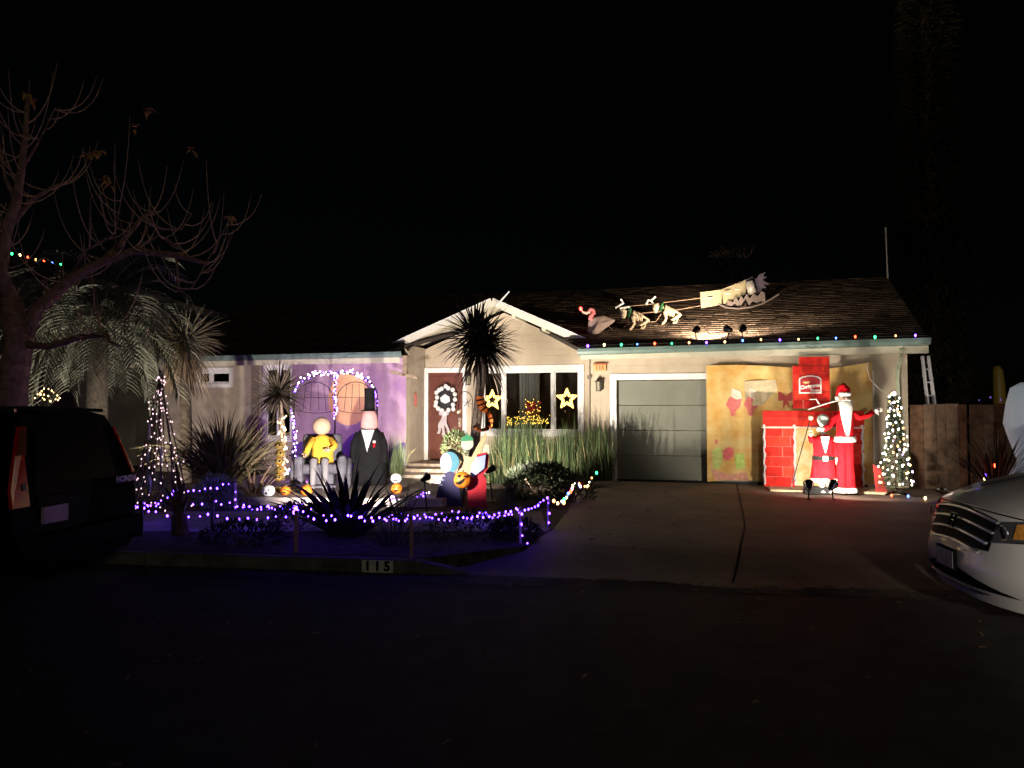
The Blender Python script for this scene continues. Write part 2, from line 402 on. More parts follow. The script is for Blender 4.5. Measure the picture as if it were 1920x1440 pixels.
# glass
gm = bpy.data.materials.new('window_glass'); gm.use_nodes = True; N = gm.node_tree.nodes; L = gm.node_tree.links; N.remove(N['Principled BSDF'])
tb = N.new('ShaderNodeBsdfTransparent'); gb = N.new('ShaderNodeBsdfGlossy'); gb.inputs['Roughness'].default_value = .02; mx = N.new('ShaderNodeMixShader'); fz = N.new('ShaderNodeFresnel')
fz.inputs['IOR'].default_value = 1.5; tb.inputs[0].default_value = (.85, .85, .85, 1)
L.new(fz.outputs[0], mx.inputs[0]); L.new(tb.outputs[0], mx.inputs[1]); L.new(gb.outputs[0], mx.inputs[2]); L.new(mx.outputs[0], N['Material Output'].inputs[0])
def window(s0, s1, z0, z1, y, mull, tw=.1, room=1.3):
    w = MB(); w.box(s0-tw, s0, y-.035, y+.1, z0-tw, z1+tw).box(s1, s1+tw, y-.035, y+.1, z0-tw, z1+tw)
    w.box(s0+.001, s1-.001, y-.033, y+.1, z1, z1+tw).box(s0+.001, s1-.001, y-.05, y+.1, z0-tw, z0)
    w = w.build('window', white, house, bevel=.005)
    ee = [s0]+mull+[s1]
    for m_ in mull: MB().box(m_-.035, m_+.035, y-.01, y+.07, z0, z1).build('mullion', white, w)
    for a, c in zip(ee, ee[1:]):
        a2, c2 = a+(.035 if a != s0 else 0), c-(.035 if c != s1 else 0)
        f = MB(); f.box(a2, a2+.025, y+.02, y+.06, z0, z1-.05).box(c2-.025, c2, y+.02, y+.06, z0, z1-.05).box(a2, c2, y+.018, y+.06, z1-.05, z1)
        f.box(a2+.026, c2-.026, y+.02, y+.06, z0, z0+.04)
        f.build('sash', white, w)
        MB().box(a2+.02, c2-.02, y+.038, y+.042, z0+.03, z1-.04).build('pane', gm, w)
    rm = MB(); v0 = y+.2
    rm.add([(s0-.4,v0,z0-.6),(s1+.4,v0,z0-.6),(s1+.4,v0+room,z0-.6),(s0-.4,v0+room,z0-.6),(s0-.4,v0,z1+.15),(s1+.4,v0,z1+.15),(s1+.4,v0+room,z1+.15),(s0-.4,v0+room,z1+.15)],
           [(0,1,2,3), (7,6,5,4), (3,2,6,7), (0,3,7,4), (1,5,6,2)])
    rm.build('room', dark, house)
    return w
m1, m2 = hs(944, ENT), hs(1037, ENT)
window(wx0, wx1, WZ0, WZ1, ENT, [m1, m2], .13)
window(lw0, lw1, LZ0, LZ1, 0, [(lw0+lw1)/2-.1], .1)
window(pw0, pw1, PZ0, PZ1, 0, [(pw0+pw1)/2], .1)
cu = MB().grid(lambda a, b: (m1+.25+.5*a, ENT+.55+.03*math.sin(a*40), WZ0-.3+1.7*b), 40, 1).build('curtain', mat('grey_curtain', (.2, .21, .2), .9), house)
# roofs
EZ, RIDGE, RY = 2.99, 5.14, 5.0
sl_ = (RIDGE-EZ)/(RY+.6)
def rz(y): return EZ+(y+.6)*sl_
rp = [(-12.2, -.55), (-5.25, -.55), (AP, 2.35), (-.6, -.6), (5.96, -.6), (6.42, RY), (-12.2, RY)]
rb = MB(); k = len(rp)
rb.add([(x, y, rz(y)-.02) for x, y in rp]+[(x, y, rz(y)-.10) for x, y in rp], [tuple(range(k)), tuple(range(2*k-1, k-1, -1))]+[(i, i+k, (i+1) % k+k, (i+1) % k) for i in range(k)])
rb.add([(-12.2, RY, RIDGE-.02), (6.42, RY, RIDGE-.02), (5.96, 10.6, EZ), (-12.2, 10.6, EZ)], [(0,1,2,3)])
dkroof = mat('roof_deck', (.035, .028, .024), .9)
roof = rb.build('roof', dkroof, house)
rr = random.Random(3); cnt = []
row = 0; y = -.62
while y < RY-.05:
    x = -12.2+rr.uniform(0, .2)
    xm = 5.98+.46*(y+.6)/5.6
    while x < xm-.03:
        w = rr.uniform(.2, .34); x1 = min(x+w, xm)
        yy = y+rr.uniform(-.012, .012)
        if -5.3 < x+w/2 < -.55:                       # behind the porch gable
            t = (x+w/2+5.25)/(AP+5.25) if x+w/2 < AP else (-.6-x-w/2)/(-.6-AP)
            if yy < -.55+2.9*t+.05: x = x1; continue
        cnt.append((x, x1-.012, yy, yy+.19)); x = x1
    y += .155; row += 1
def shv(a, b, c, d, th):
    z0, z1 = rz(c), rz(d)
    return [(a, c, z0+.004), (b, c, z0+.004), (b, d, z1-.012), (a, d, z1-.012), (a, c, z0+.004+th), (b, c, z0+.004+th), (b, d, z1-.004), (a, d, z1-.004)]
SHF = [(4,5,6,7), (0,1,5,4), (1,2,6,5), (3,0,4,7)]
tgt = 2.5
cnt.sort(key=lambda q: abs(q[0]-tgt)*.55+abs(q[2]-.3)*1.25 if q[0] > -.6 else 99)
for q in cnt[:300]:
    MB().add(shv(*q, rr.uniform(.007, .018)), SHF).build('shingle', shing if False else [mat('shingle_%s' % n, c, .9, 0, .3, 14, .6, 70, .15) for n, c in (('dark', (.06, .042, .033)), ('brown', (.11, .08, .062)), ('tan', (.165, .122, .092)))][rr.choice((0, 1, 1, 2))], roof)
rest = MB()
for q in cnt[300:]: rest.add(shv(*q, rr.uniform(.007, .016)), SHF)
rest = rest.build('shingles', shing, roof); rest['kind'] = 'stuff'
# porch gable: two slopes, rake boards, planked soffits
gl, gr_ = (-5.42, 3.06), (-.45, 3.08); gy0 = .12
gb_ = MB()
for (e, z0) in (gl, gr_):
    gb_.add([(e, gy0, z0+.06), (AP, gy0, GZ1+.08), (AP, 3.2, GZ1+.08), (e, 3.2, z0+.06), (e, gy0, z0), (AP, gy0, GZ1+.02), (AP, 3.2, GZ1+.02), (e, 3.2, z0)],
            [(0,1,2,3), (7,6,5,4), (0,4,5,1), (0,3,7,4)])
gbl = gb_.build('gable_roof', dkroof, house)
for (e, z0) in (gl, gr_):
    d = Vector((AP-e, 0, GZ1-z0)); n = Vector((-d.z, 0, d.x)).normalized(); n = n if n.z > 0 else -n
    a = Vector((e, gy0-.02, z0+.02)); b2 = Vector((AP, gy0-.02, GZ1+.04))
    MB().add([a-n*.085, b2-n*.085, b2+n*.055, a+n*.055]+[p+Vector((0, .035, 0)) for p in (a-n*.085, b2-n*.085, b2+n*.055, a+n*.055)],
             [(0,1,2,3), (7,6,5,4), (3,2,6,7), (0,4,5,1), (0,3,7,4)]).build('rake_board', fascia, gbl)
    MB().add([a+n*.06+Vector((0, -.02, 0)), b2+n*.06+Vector((0, -.02, 0)), b2+n*.085+Vector((0, -.02, 0)), a+n*.085+Vector((0, -.02, 0))]+[q+Vector((0, .08, 0)) for q in (a+n*.06, b2+n*.06, b2+n*.085, a+n*.085)],
             [(0,1,2,3), (3,2,6,7), (0,4,5,1)]).build('rake_cap', white, gbl)
    for j in range(6):
        y0 = gy0+.03+j*.165; o = Vector((0, 0, -.004*(j % 2)))
        MB().add([Vector((e, y0, z0))-n*.012+o, Vector((AP, y0, GZ1+.02))-n*.012+o, Vector((AP, y0+.16, GZ1+.02))-n*.012+o, Vector((e, y0+.16, z0))-n*.012+o], [(0,1,2,3)]).build('soffit_plank', soff, gbl)
for k, (e, z0) in enumerate((gr_, gr_, gr_)):
    t = .18+.3*k; xx = e+(AP-e)*t; zz = z0+(GZ1-z0)*t
    MB().obox((xx, .63, zz-.06), (.045, 0, 0), (0, .5, 0), (0, 0, .06)).build('outlooker', soff, gbl)
# gutters, soffits, downspouts
def gutter(s0, s1, y, z0, z1, h=.13):
    pr = [(0, 0), (-.11, .02), (-.13, .07), (-.13, h), (-.11, h), (-.11, .08), (0, .03)]
    b = MB(); k = len(pr); vs = [(s0, y+p, z0+q) for p, q in pr]+[(s1, y+p, z1+q) for p, q in pr]
    b.add(vs, [tuple(range(k-1, -1, -1)), tuple(range(k, 2*k))]+[(i, (i+1) % k, (i+1) % k+k, i+k) for i in range(k)])
    return b.build('gutter', teal, house)
gutter(-.65, 5.96, -.6, 2.83, 2.9); gutter(-12.1, -4.62, -.55, 2.86, 2.87, .12)
MB().box(-.6, 5.95, -.6, -.57, 2.75, 2.93).build('fascia_board', soff, house); MB().box(-12.1, -4.7, -.55, -.52, 2.75, 2.93).build('fascia_board', soff, house)
for k in range(5):
    MB().box(-.6, 5.93, -.565+.112*k, -.46+.112*k, 2.90+.0*k, 2.915).build('soffit_plank', soff, house)
    MB().box(-12, -4.75, -.515+.103*k, -.42+.103*k, 2.90, 2.915).build('soffit_plank', soff, house)
ds = MB(); sx = hs(1684, -.08)
ds.tube([(sx-.05, -.62, 2.84), (sx-.02, -.5, 2.72), (sx, -.1, 2.5), (sx, -.07, 2.3), (sx, -.07, .3), (sx, -.16, .25)], .042, 4); ds.build('downspout', mat('green_downspout', (.32, .36, .26), .5, 0, .2, 5), house)
cx = hs(1106, -.03); cd = MB().tube([(cx, -.02, 2.8), (cx, -.03, .6)], .013, 6); cd.box(cx-.05, cx+.03, -.06, 0, 2.36, 2.44); cd.build('conduit', mat('conduit_paint', (.12, .1, .08), .5), house)
MB().box(-11.6, -11.5, -.02, 0, .2, 2.9).box(hs(480, 0)-.09, hs(480, 0)+.09, -.05, .0, .14, 2.9).build('corner_board', mat('dull_corner_board', (.2, .17, .13), .8), house)
# roof mast on the ridge end
MB().tube([(hs(1669, 4.8), 4.8, rz(4.8)-.05), (hs(1666.5, 4.8), 4.8, hp(1668, 426, 4.8)[2])], .022, 6).build('vent_mast', mat('galvanised', (.4, .4, .4), .5, .6), house)
# hanging bracket at the left gutter's end
bk = MB(); q = hp(760, 700, -.62); bk.box(q[0]-.05, q[0]+.05, -.67, -.57, q[2]-.05, 2.9); bk.obox((q[0]-.02, -.62, q[2]-.03), (.32, 0, -.07), (0, .05, 0), (0, 0, .035)); bk.build('roof_bracket', mat('weathered_timber', (.25, .19, .14), .85, 0, .3, 12), house)
# porch steps of planks
stp = thing('porch_steps', 'weathered plank steps climbing to the brown front door', 'steps', H(-4, .3, .14), -TH)
plank = mat('weathered_planks', (.36, .29, .23), .8, 0, .3, 9, .3, 60)
def lp(x, y, z): return (x+4, y-.3, z-.14)
for (y0, y1, zt, s0) in ((-.05, 1.08, .47, -4.7), (-.75, -.04, .405, -4.85), (-1.45, -.76, .335, -4.98)):
    n = max(2, round((y1-y0)/.24)); w = (y1-y0)/n
    a = lp(s0, y0+.04, .14); b = lp(-2.6, y1, zt-.03)
    MB().box(a[0], b[0], a[1], b[1], 0, b[2]).build('riser', plank, stp)
    for j in range(n):
        a = lp(s0-.03, y0+w*j+.004, zt-.035); b = lp(-2.57, y0+w*(j+1)-.004, zt)
        MB().box(a[0], b[0], a[1], b[1], a[2]+.002*(j % 2), b[2]+.002*(j % 2)).build('tread', plank, stp, bevel=.005)

# things fixed to the house
def lantern(label, u, v, yh, h=.3):
    s, y, z = hp(u, v, yh); t = thing('wall_lantern', label, 'lantern', H(s, yh-.12, z), -TH, 'wall lanterns')
    MB().loft([(0, 0, h/2, .02, .02), (0, 0, h/2-.03, .05, .05), (0, 0, h/2-.05, .09, .09), (0, 0, h/2-.07, .07, .07)], 6).build('cap', black_metal, t)
    MB().loft([(0, 0, h/2-.07, .062, .062), (0, 0, -h/2+.02, .05, .05)], 6).build('glass_body', mat('lantern_glass', (.3, .28, .2), .25), t)
    b = MB().loft([(0, 0, -h/2+.02, .06, .06), (0, 0, -h/2, .055, .055)], 6)
    for j in range(6): a = j*math.pi/3; b.tube([(.064*math.cos(a), .064*math.sin(a), h/2-.07), (.053*math.cos(a), .053*math.sin(a), -h/2+.02)], .006, 4)
    b.build('cage', black_metal, t); MB().tube([(0, .02, h/2), (0, .06, h/2+.05), (0, .12, h/2-.02)], .012, 6).box(-.05, .05, .1, .12, -.05, .15).build('arm', black_metal, t)
lantern('black wall lantern between the front door and the picture window', 880, 711, ENT)
lantern('black wall lantern under the house number on the garage wall', 1124, 722, 0, .27)
s, y, z = hp(1125, 690, -.03); t = thing('house_number_plate', 'glowing cream house number plate 115 on the garage wall', 'number plate', H(s, -.05, z), -TH)
MB().box(-.135, .135, -.02, .05, -.075, .075).build('plate', emis('lit_plate', (1, .5, .2), .3), t, bevel=.01)
MB().box(-.14, .16, -.035, .05, .076, .1).build('plate_hood', mat('rust_hood', (.3, .08, .03), .6), t)
text('numerals', '115', .13, mat('numeral_brown', (.32, .13, .05), .6), t, frame_mtx((0, -.026, -.002), (1, 0, 0), (0, 0, 1)), .003, 0, .004, False)
s = -4.77; z = hp(786, 749, .55)[2]; t = thing('red_paper_ornament', 'small red paper ornament hung on the wall left of the front door', 'ornament', H(-4.74, .48, z), -TH)
MB().prism([(-.06, -.16), (.06, -.16), (.06, -.02), (.075, 0), (.06, .02), (.05, .13), (0, .17), (-.05, .13), (-.06, .02), (-.075, 0), (-.06, -.02)], (0, 0, 0), (0, 1, 0), (0, 0, 1), (.01, 0, 0)).build('panel', mat('red_paper', (.55, .04, .05), .6, col2=(.7, .3, .25), scale=25), t)
# wreath on the front door
wx, _, wz = hp(836, 749, ENT-.02); WS = 1.35; t = thing('door_wreath', 'black and white ribbon wreath with long grey bow on the front door', 'wreath', H(wx, ENT-.04, wz), -TH)
MB().tube([(.24*math.cos(a*.2618), 0, .29*math.sin(a*.2618)) for a in range(25)], .05, 8).build('ring', mat('black_tinsel', (.02, .02, .025), .7, 0, .5, 30, .8, 90), t, smooth=True)
MB().ball((0, .0, 0), .2, .03, .25, 16, 8).build('backing', MATS['black_tinsel'], t, smooth=True); wr = random.Random(5); wb = mat('white_bauble', (.78, .76, .74), .6, 0, .1, 20)
for k in range(17):
    a = k*2*math.pi/17; MB().ball((.25*math.cos(a)*wr.uniform(.8, 1.2), -.06, .31*math.sin(a)*wr.uniform(.85, 1.15)), .058, .05, .058, 8, 6).build('pompom', wb, t, smooth=True)
MB().prism([(-.1, -.05), (.0, -.1), (.12, -.05), (.11, .06), (.0, .13), (-.05, .09), (-.12, .04)], (0, -.05, 0), (1, 0, 0), (0, 0, 1), (0, .04, 0)).build('centre_plaque', wb, t)
rib = mat('grey_ribbon', (.42, .38, .4), .55)
for (a, l) in ((-.3, .5), (-.05, .54), (.22, .47)):
    MB().grid(lambda p, q: (a*.5*p*1.0+(q-.5)*.075+.02*math.sin(9*p)-.02, -.07-.012*math.sin(14*p+3*q), -.33-l*p), 8, 3).build('ribbon_tail', rib, t, smooth=True)
for k in range(4): MB().ball((.06*(-1)**k-.02, -.07, -.31-.035*(k//2)), .08, .03, .045, 8, 6).build('bow_loop', rib, t, smooth=True)
# lit stars, lit garland and lit bush behind the picture window
def star(label, u, v, yh, r):
    s, y, z = hp(u, v, yh); t = thing('star_light', label, 'star light', H(s, y, z), -TH, 'lit stars in the window')
    pts = [Vector((math.sin(k*math.pi/5)*(r if k % 2 == 0 else r*.45), 0, math.cos(k*math.pi/5)*(r if k % 2 == 0 else r*.45))) for k in range(11)]
    MB().tube(pts, .006, 5).build('frame', mat('star_wire', (.3, .2, .08), .5), t)
    for off, st in ((1, .037), (.8, .038), (.6, .04)):
        for q in along([p*off for p in pts], st):
            bulb('star_bulb', .0125, t, H(s, y, z)+EX*q.x+Vector((0, 0, q.z)))
emis('star_bulb', (1, .6, .14), 9)
star('glowing gold star in the left pane of the picture window', 923, 750, ENT+.3, .26); star('glowing gold star in the right pane of the picture window', 1063, 748, ENT+.3, .26)
wrn = random.Random(9); a = hp(950, 790, ENT+.33); b_ = hp(1036, 786, ENT+.33)
t = thing('lit_garland', 'garland of tiny gold lights along the picture window sill', 'garland', H(*a), -TH)
MB().tube([(0, 0, 0)]+[((b_[0]-a[0])*k/8, 0, (b_[2]-a[2])*k/8+wrn.uniform(-.02, .02)) for k in range(1, 9)], .04, 6).build('greenery', mat('garland_green', (.05, .08, .03), .8, 0, .5, 30, .8, 80), t)
for k in range(110):
    q = H(*a).lerp(H(*b_), wrn.random()); bulb('gold_small', .008, t, q+Vector((0, -.04, wrn.uniform(-.1, .1))))
emis('gold_small', (1, .6, .1), 6); 
s, y, z = hp(998, 766, ENT+.5); t = thing('lit_flower_basket', 'red and gold lit flower basket glowing behind the picture window', 'basket', H(s, y, z), -TH)
MB().loft([(0, 0, -.2, .1, .06), (0, 0, -.1, .2, .08), (0, 0, -.06, .22, .09)], 10).build('bowl', mat('basket_brown', (.15, .07, .03), .8), t)
fb = MB()
for k in range(26): fb.ball((wrn.gauss(0, .1), wrn.uniform(-.05, .05), wrn.uniform(-.06, .16)), .035, n=6, m=4)
fb.build('flowers', mat('red_petals', (.5, .06, .05), .6), t)
for k in range(28): bulb('gold_small', .009, t, H(s, y, z)+EX*wrn.gauss(0, .15)+EY*-.1+Vector((0, 0, wrn.uniform(-.16, .22))))

# ------------------------------------------------------------------ plants
YZ, PZ = .14, .27
def sphere_dirs(n, lo=-.6, hi=1, rnd=random):
    out = []
    for i in range(n):
        z = lo+(hi-lo)*(i+.5)/n; a = i*2.39996+rnd.uniform(-.2, .2); r = math.sqrt(max(0, 1-z*z)); out.append(Vector((r*math.cos(a), r*math.sin(a), z)))
    return out
barkp = mat('pale_palm_bark', (.36, .28, .21), .9, 0, .4, 18, .8, 40); barkd = mat('dark_bark', (.10, .065, .05), .92, 0, .4, 12, .9, 30)
def spiky_tree(name, label, cat, base, trunk, head, r, n, w, cols, droop=.35, lo=-.75, tr=.06, skirt=0, skcol=None, heads=None):
    t = thing(name, label, cat, base)
    pts = [Vector(base)]+[Vector(p) for p in trunk]
    MB().tube(pts, [tr*(1.25-.4*i/len(pts)) for i in range(len(pts))], 10).build('trunk', barkp if tr < .09 else mat('shaded_bark', (.06, .045, .035), .95, 0, .4, 14, .8, 40), t, True, True)
    c = MB()
    for hd, rr_ in (heads or [(head, r)]):
        for d in sphere_dirs(n, lo):
            c.blade(Vector(hd)+d*.04, d, rr_*random.uniform(.75, 1.1), w, droop*(.5 if d.z > .3 else 1), 4)
    c.build('crown', leafmat(name+'_leaf_'+str(len(MATS)), *cols), t, True)
    if skirt:
        c = MB()
        for k in range(skirt):
            a = k*2.4; d = Vector((math.cos(a)*.5, math.sin(a)*.5, -.55)); c.blade(Vector(head)+Vector((math.cos(a)*.08, math.sin(a)*.08, -random.uniform(.0, .45))), d, r*random.uniform(.8, 1.25), w, .9, 4)
        c.build('dead_leaves', leafmat(name+'_dead', *skcol), t, True)
    return t
hd = P(900, 640, 13.4)
spiky_tree('cordyline_palm', 'tall spiky palm silhouetted in front of the porch gable', 'palm', G(884, 905, YZ)*0+P(884, 905, 13.3), [P(893, 800, 13.35), P(901, 720, 13.4), P(905, 680, 13.4), hd], hd, .78, 115, .068,
           ((.022, .02, .018), (.085, .074, .062)), .32, -.8, .075, 22, ((.05, .04, .035), (.13, .1, .085)), heads=[(hd, .78), (hd+Vector((-.1, .12, .12)), .74), (hd+Vector((.12, -.05, -.1)), .66)])
hd = P(522, 738, 13.9)
spiky_tree('yucca', 'small spiky yucca on a light wrapped trunk before the purple cloth', 'yucca', P(528, 900, 13.7), [P(531, 830, 13.8), P(527, 780, 13.9), hd], hd, .66, 300, .04, ((.05, .042, .03), (.15, .12, .09)), .25, -.75, .05)
hd = P(347, 640, 14.6)
spiky_tree('dracaena', 'shaggy spiky dracaena with skirt of dead leaves beside small white window', 'dracaena', P(350, 905, 14.6), [P(348, 780, 14.6), hd], hd, .85, 210, .035, ((.09, .08, .05), (.2, .17, .12)), .5, -.6, .1, 130, ((.16, .12, .08), (.28, .21, .14)))
def strap_clump(name, label, cat, base, n, ln, w, cols, spread, droop, up=1.0, leafobj=False, lit=0):
    t = thing(name, label, cat, base); base = Vector(base); c = MB(); m = leafmat(name+'_leaf_'+str(len(MATS)), *cols)
    for k in range(n):
        a = k*2.39996; s = math.sqrt((k+.5)/n)*spread
        d = Vector((math.cos(a)*s, math.sin(a)*s, up)); b = base+Vector((math.cos(a)*s*.18, math.sin(a)*s*.18, 0))
        q = MB() if leafobj else c
        q.blade(b, d, ln*random.uniform(.6, 1.1), w*random.uniform(.7, 1.2), droop*random.uniform(.3, 1.4), 6)
        if leafobj: q.build('leaf', m, t, True)
    if not leafobj: c.build('leaves', m, t, True)
    return t
strap_clump('flax_bush', 'big brown green flax bush left of the light wrapped yucca', 'flax', P(418, 925, 12.9), 420, 1.6, .06, ((.06, .065, .03), (.22, .17, .10)), .75, 1.3)
strap_clump('flax_bush', 'low straw coloured flax leaves drooping beside the white pumpkin', 'flax', P(474, 935, 12.9), 170, 1.0, .045, ((.12, .08, .05), (.28, .19, .12)), 1.7, 1.5, .6)
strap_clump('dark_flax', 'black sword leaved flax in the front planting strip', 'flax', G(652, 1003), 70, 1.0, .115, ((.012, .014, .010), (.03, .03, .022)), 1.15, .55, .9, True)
strap_clump('spiky_grass', 'small spiky plant between dark flax and pale stake', 'plant', G(735, 1022), 40, .5, .022, ((.04, .04, .03), (.1, .08, .07)), 1.1, .5)
strap_clump('spiky_grass', 'thin upright grass tuft just right of the dark flax', 'plant', G(752, 985), 40, .62, .016, ((.06, .05, .06), (.13, .11, .12)), .5, .3)
strap_clump('spiky_grass', 'upright grass tuft at the foot of the dark round bush', 'plant', G(950, 958), 36, .5, .018, ((.05, .05, .04), (.12, .1, .1)), .55, .3)
strap_clump('spiky_grass', 'straggly strap leaved plant behind the white minivan bonnet', 'plant', P(1868, 915, 10.2), 60, .95, .03, ((.08, .07, .05), (.18, .15, .1)), .8, .7)
def bush(name, label, cat, c, r, n, leaf, cols, stems=5, ground=None):
    c = Vector(c); g_ = ground if ground is not None else c.z-r.z
    t = thing(name, label, cat, (c.x, c.y, g_)); b = MB(); rn = random.Random(int(abs(c.x)*1000))
    for k in range(n):
        d = Vector((rn.gauss(0, 1), rn.gauss(0, 1), rn.gauss(0, 1))).normalized(); s = rn.uniform(.55, 1)**.5*(1+.22*noise.noise(d*2.2+c))
        p = c+Vector((d.x*r.x*s, d.y*r.y*s, d.z*r.z*s)); dd = (d+Vector((rn.uniform(-.8, .8), rn.uniform(-.8, .8), rn.uniform(-.2, 1)))).normalized()
        if p.z > g_: b.blade(p, dd, leaf*rn.uniform(.7, 1.4), leaf*.38, .3, 2)
    b.build('foliage', leafmat(name+'_leaf_'+str(len(MATS)), *cols), t, True); s = MB()
    for k in range(stems):
        a = k*2.4; s.tube([(c.x, c.y, g_), c+Vector((math.cos(a)*r.x*.6, math.sin(a)*r.y*.6, r.z*.3))], [.015, .005], 5)
    s.build('stems', barkd, t, True); return t
V3 = lambda a, b, c: Vector((a, b, c))
bush('clipped_shrub', 'pale green clipped shrub in front of the brown door', 'shrub', P(856, 838, 15.2), V3(.29, .28, .33), 1500, .07, ((.05, .075, .03), (.14, .18, .09)), ground=PZ)
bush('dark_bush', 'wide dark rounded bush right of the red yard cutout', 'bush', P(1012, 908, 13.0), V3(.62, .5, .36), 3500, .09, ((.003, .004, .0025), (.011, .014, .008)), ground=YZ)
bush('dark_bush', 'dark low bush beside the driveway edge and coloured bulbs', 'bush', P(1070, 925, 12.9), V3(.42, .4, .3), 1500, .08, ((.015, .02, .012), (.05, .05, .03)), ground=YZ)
for u, v, rx, rz_, lab in ((880, 1010, .55, .2, 'dark low mound plant right of the rightmost front stake'), (965, 1008, .3, .14, 'small dark mound plant near the kerb ramp'), (455, 1020, .5, .16, 'dark low mound plant left of the tall front stake'), (560, 990, .35, .22, 'dark low mound plant behind the tall front stake')):
    p = G(u, v); bush('mound_plant', lab, 'plant', p+V3(0, 0, rz_*.5), V3(rx, .3, rz_), 900, .07, ((.015, .014, .012), (.05, .045, .04)), 3, YZ)
bush('silver_shrub', 'silvery blue shrub under the cone of lights', 'shrub', P(405, 925, 12.0), V3(.34, .3, .27), 900, .09, ((.16, .2, .2), (.36, .42, .42)), ground=YZ)
bush('silver_shrub', 'small silvery shrub by the pink stake', 'shrub', P(428, 948, 11.95), V3(.14, .14, .17), 300, .08, ((.2, .24, .24), (.4, .45, .45)), ground=YZ)
bush('silver_shrub', 'pale leafy shrub left of the cone of lights', 'shrub', P(283, 925, 11.9), V3(.26, .25, .3), 500, .09, ((.16, .19, .16), (.34, .38, .33)), ground=YZ)
# reed hedges: hundreds of upright stems
def reeds(label, pts, n, h, cols):
    t = thing('reed_hedge', label, 'hedge', pts[0]); b = MB(); rn = random.Random(4)
    L = len(pts)-1
    for k in range(n):
        f = rn.random()*L; i = min(int(f), L-1); p = Vector(pts[i]).lerp(Vector(pts[i+1]), f-i)+Vector((rn.gauss(0, .06), rn.gauss(0, .16), 0))
        b.blade(p, (rn.gauss(0, .11), rn.gauss(0, .1), 1), h*rn.uniform(.55, 1.05)*(1+.3*noise.noise(p*2.3))*(1.18 if rn.random() < .1 else 1), .02, .2, 3)
    b.build('stems', leafmat('reeds_'+str(len(MATS)), *cols), t, True); b = MB()
    for k in range(n//9):
        f = rn.random()*L; i = min(int(f), L-1); p = Vector(pts[i]).lerp(Vector(pts[i+1]), f-i)+Vector((rn.gauss(0, .06), rn.gauss(0, .17), 0))
        b.blade(p, (rn.gauss(0, .25), rn.gauss(0, .2), 1), h*rn.uniform(.5, 1.0), .018, .7, 4)
    b.build('dry_stems', leafmat('dry_reeds', (.10, .085, .04), (.24, .19, .10)), t, True)
reeds('tall dark green reed hedge under the picture window', [(P(922, 905, 15.3)), P(1030, 903, 15.1), P(1142, 900, 15.0)], 3200, 1.06, ((.008, .016, .007), (.06, .09, .035)))
reeds('slim green reeds beside the dummy in black coat', [P(728, 895, 15.2), P(752, 895, 15.2)], 150, .85, ((.08, .12, .05), (.25, .33, .16)))
# the shaggy feather palm at the left
def feather(b, base, d, ln, droop, leaf, n=24):
    p = Vector(base); d = Vector(d).normalized(); pts = [p.copy()]; k = 12
    for i in range(k):
        d = (d+Vector((0, 0, -droop/k*(.5+1.5*i/k)))).normalized(); p = p+d*ln/k; pts.append(p.copy())
    b.tube(pts, [.016*(1-i/(k+2)) for i in range(k+1)], 4)
    for i in range(n):
        f = .12+.88*i/n; j = min(int(f*k), k-1); q = pts[j].lerp(pts[j+1], f*k-j); t = (pts[j+1]-pts[j]).normalized()
        s = t.cross(Vector((0, 0, 1))); s = s.normalized() if s.length > .1 else Vector((1, 0, 0)); up = s.cross(t)
        for sg in (-1, 1):
            b.blade(q, s*sg*.8+t*.6+up*.35, leaf*(1-.5*abs(f-.45))*random.uniform(.8, 1.1), .04, .9, 3)
pc = P(185, 600, 14.2); t = thing('feather_palm', 'shaggy grey green palm with drooping fronds behind the bare tree', 'palm', (pc.x, pc.y, YZ))
MB().tube([(pc.x, pc.y, YZ), pc-V3(0, 0, .4), pc], [.2, .18, .16], 12).build('trunk', mat('fibre_bark', (.035, .028, .022), .95, 0, .4, 14, .8, 40), t, True, True)
b = MB()
for i, d in enumerate(sphere_dirs(84, -.9, .95)):
    feather(b, pc+d*.1, V3(d.x, d.y, d.z*.8+.55), random.uniform(1.6, 2.5), random.uniform(1.6, 3.2), .55)
b.build('crown', leafmat('feather_leaf', (.10, .105, .08), (.22, .23, .185)), t, True)
# the bare tree in front of it: hand laid limbs, upright shoots, a few last leaves
D = 10.8
t = thing('bare_tree', 'large leafless tree with arching shoots at the left edge', 'tree', G(18, 960)*0+V3(P(18, 900, D).x, D, YZ))
bm_ = mat('bare_bark', (.36, .22, .165), .9, 0, .35, 10, .7, 30)
MB().tube([V3(P(14, 900, D).x, D, YZ), P(14, 850, D), P(24, 720, D), P(36, 640, D), P(20, 560, D)], [.3, .24, .2, .19, .14], 10).build('trunk', bm_, t, True, True)
limbs = [([(34, 650), (70, 580), (130, 525), (190, 492), (250, 470), (330, 478), (390, 495)], .11, 0),
         ([(190, 492), (240, 440), (270, 405), (295, 395)], .05, .2), ([(20, 560), (0, 510), (12, 430), (30, 380), (40, 320), (48, 250), (52, 180)], .11, -.1),
         ([(12, 430), (60, 375), (100, 350), (140, 335)], .05, .3), ([(36, 645), (90, 650), (150, 632), (200, 628), (206, 640), (222, 648)], .06, -.5),
         ([(270, 405), (300, 430), (340, 430), (360, 400)], .03, .1), ([(130, 525), (160, 470), (215, 440), (228, 370)], .03, -.3), ([(20, 560), (-30, 480), (-60, 380)], .08, .2),
         ([(330, 478), (335, 540), (330, 548), (360, 540), (400, 470), (428, 418)], .02, 0), ([(250, 470), (300, 440), (350, 475)], .03, .3),
         ([(30, 380), (8, 330), (-5, 240)], .04, .2), ([(40, 320), (70, 270), (105, 200)], .025, -.2)]
b = MB(); shoots = MB(); rn = random.Random(12); tips = []
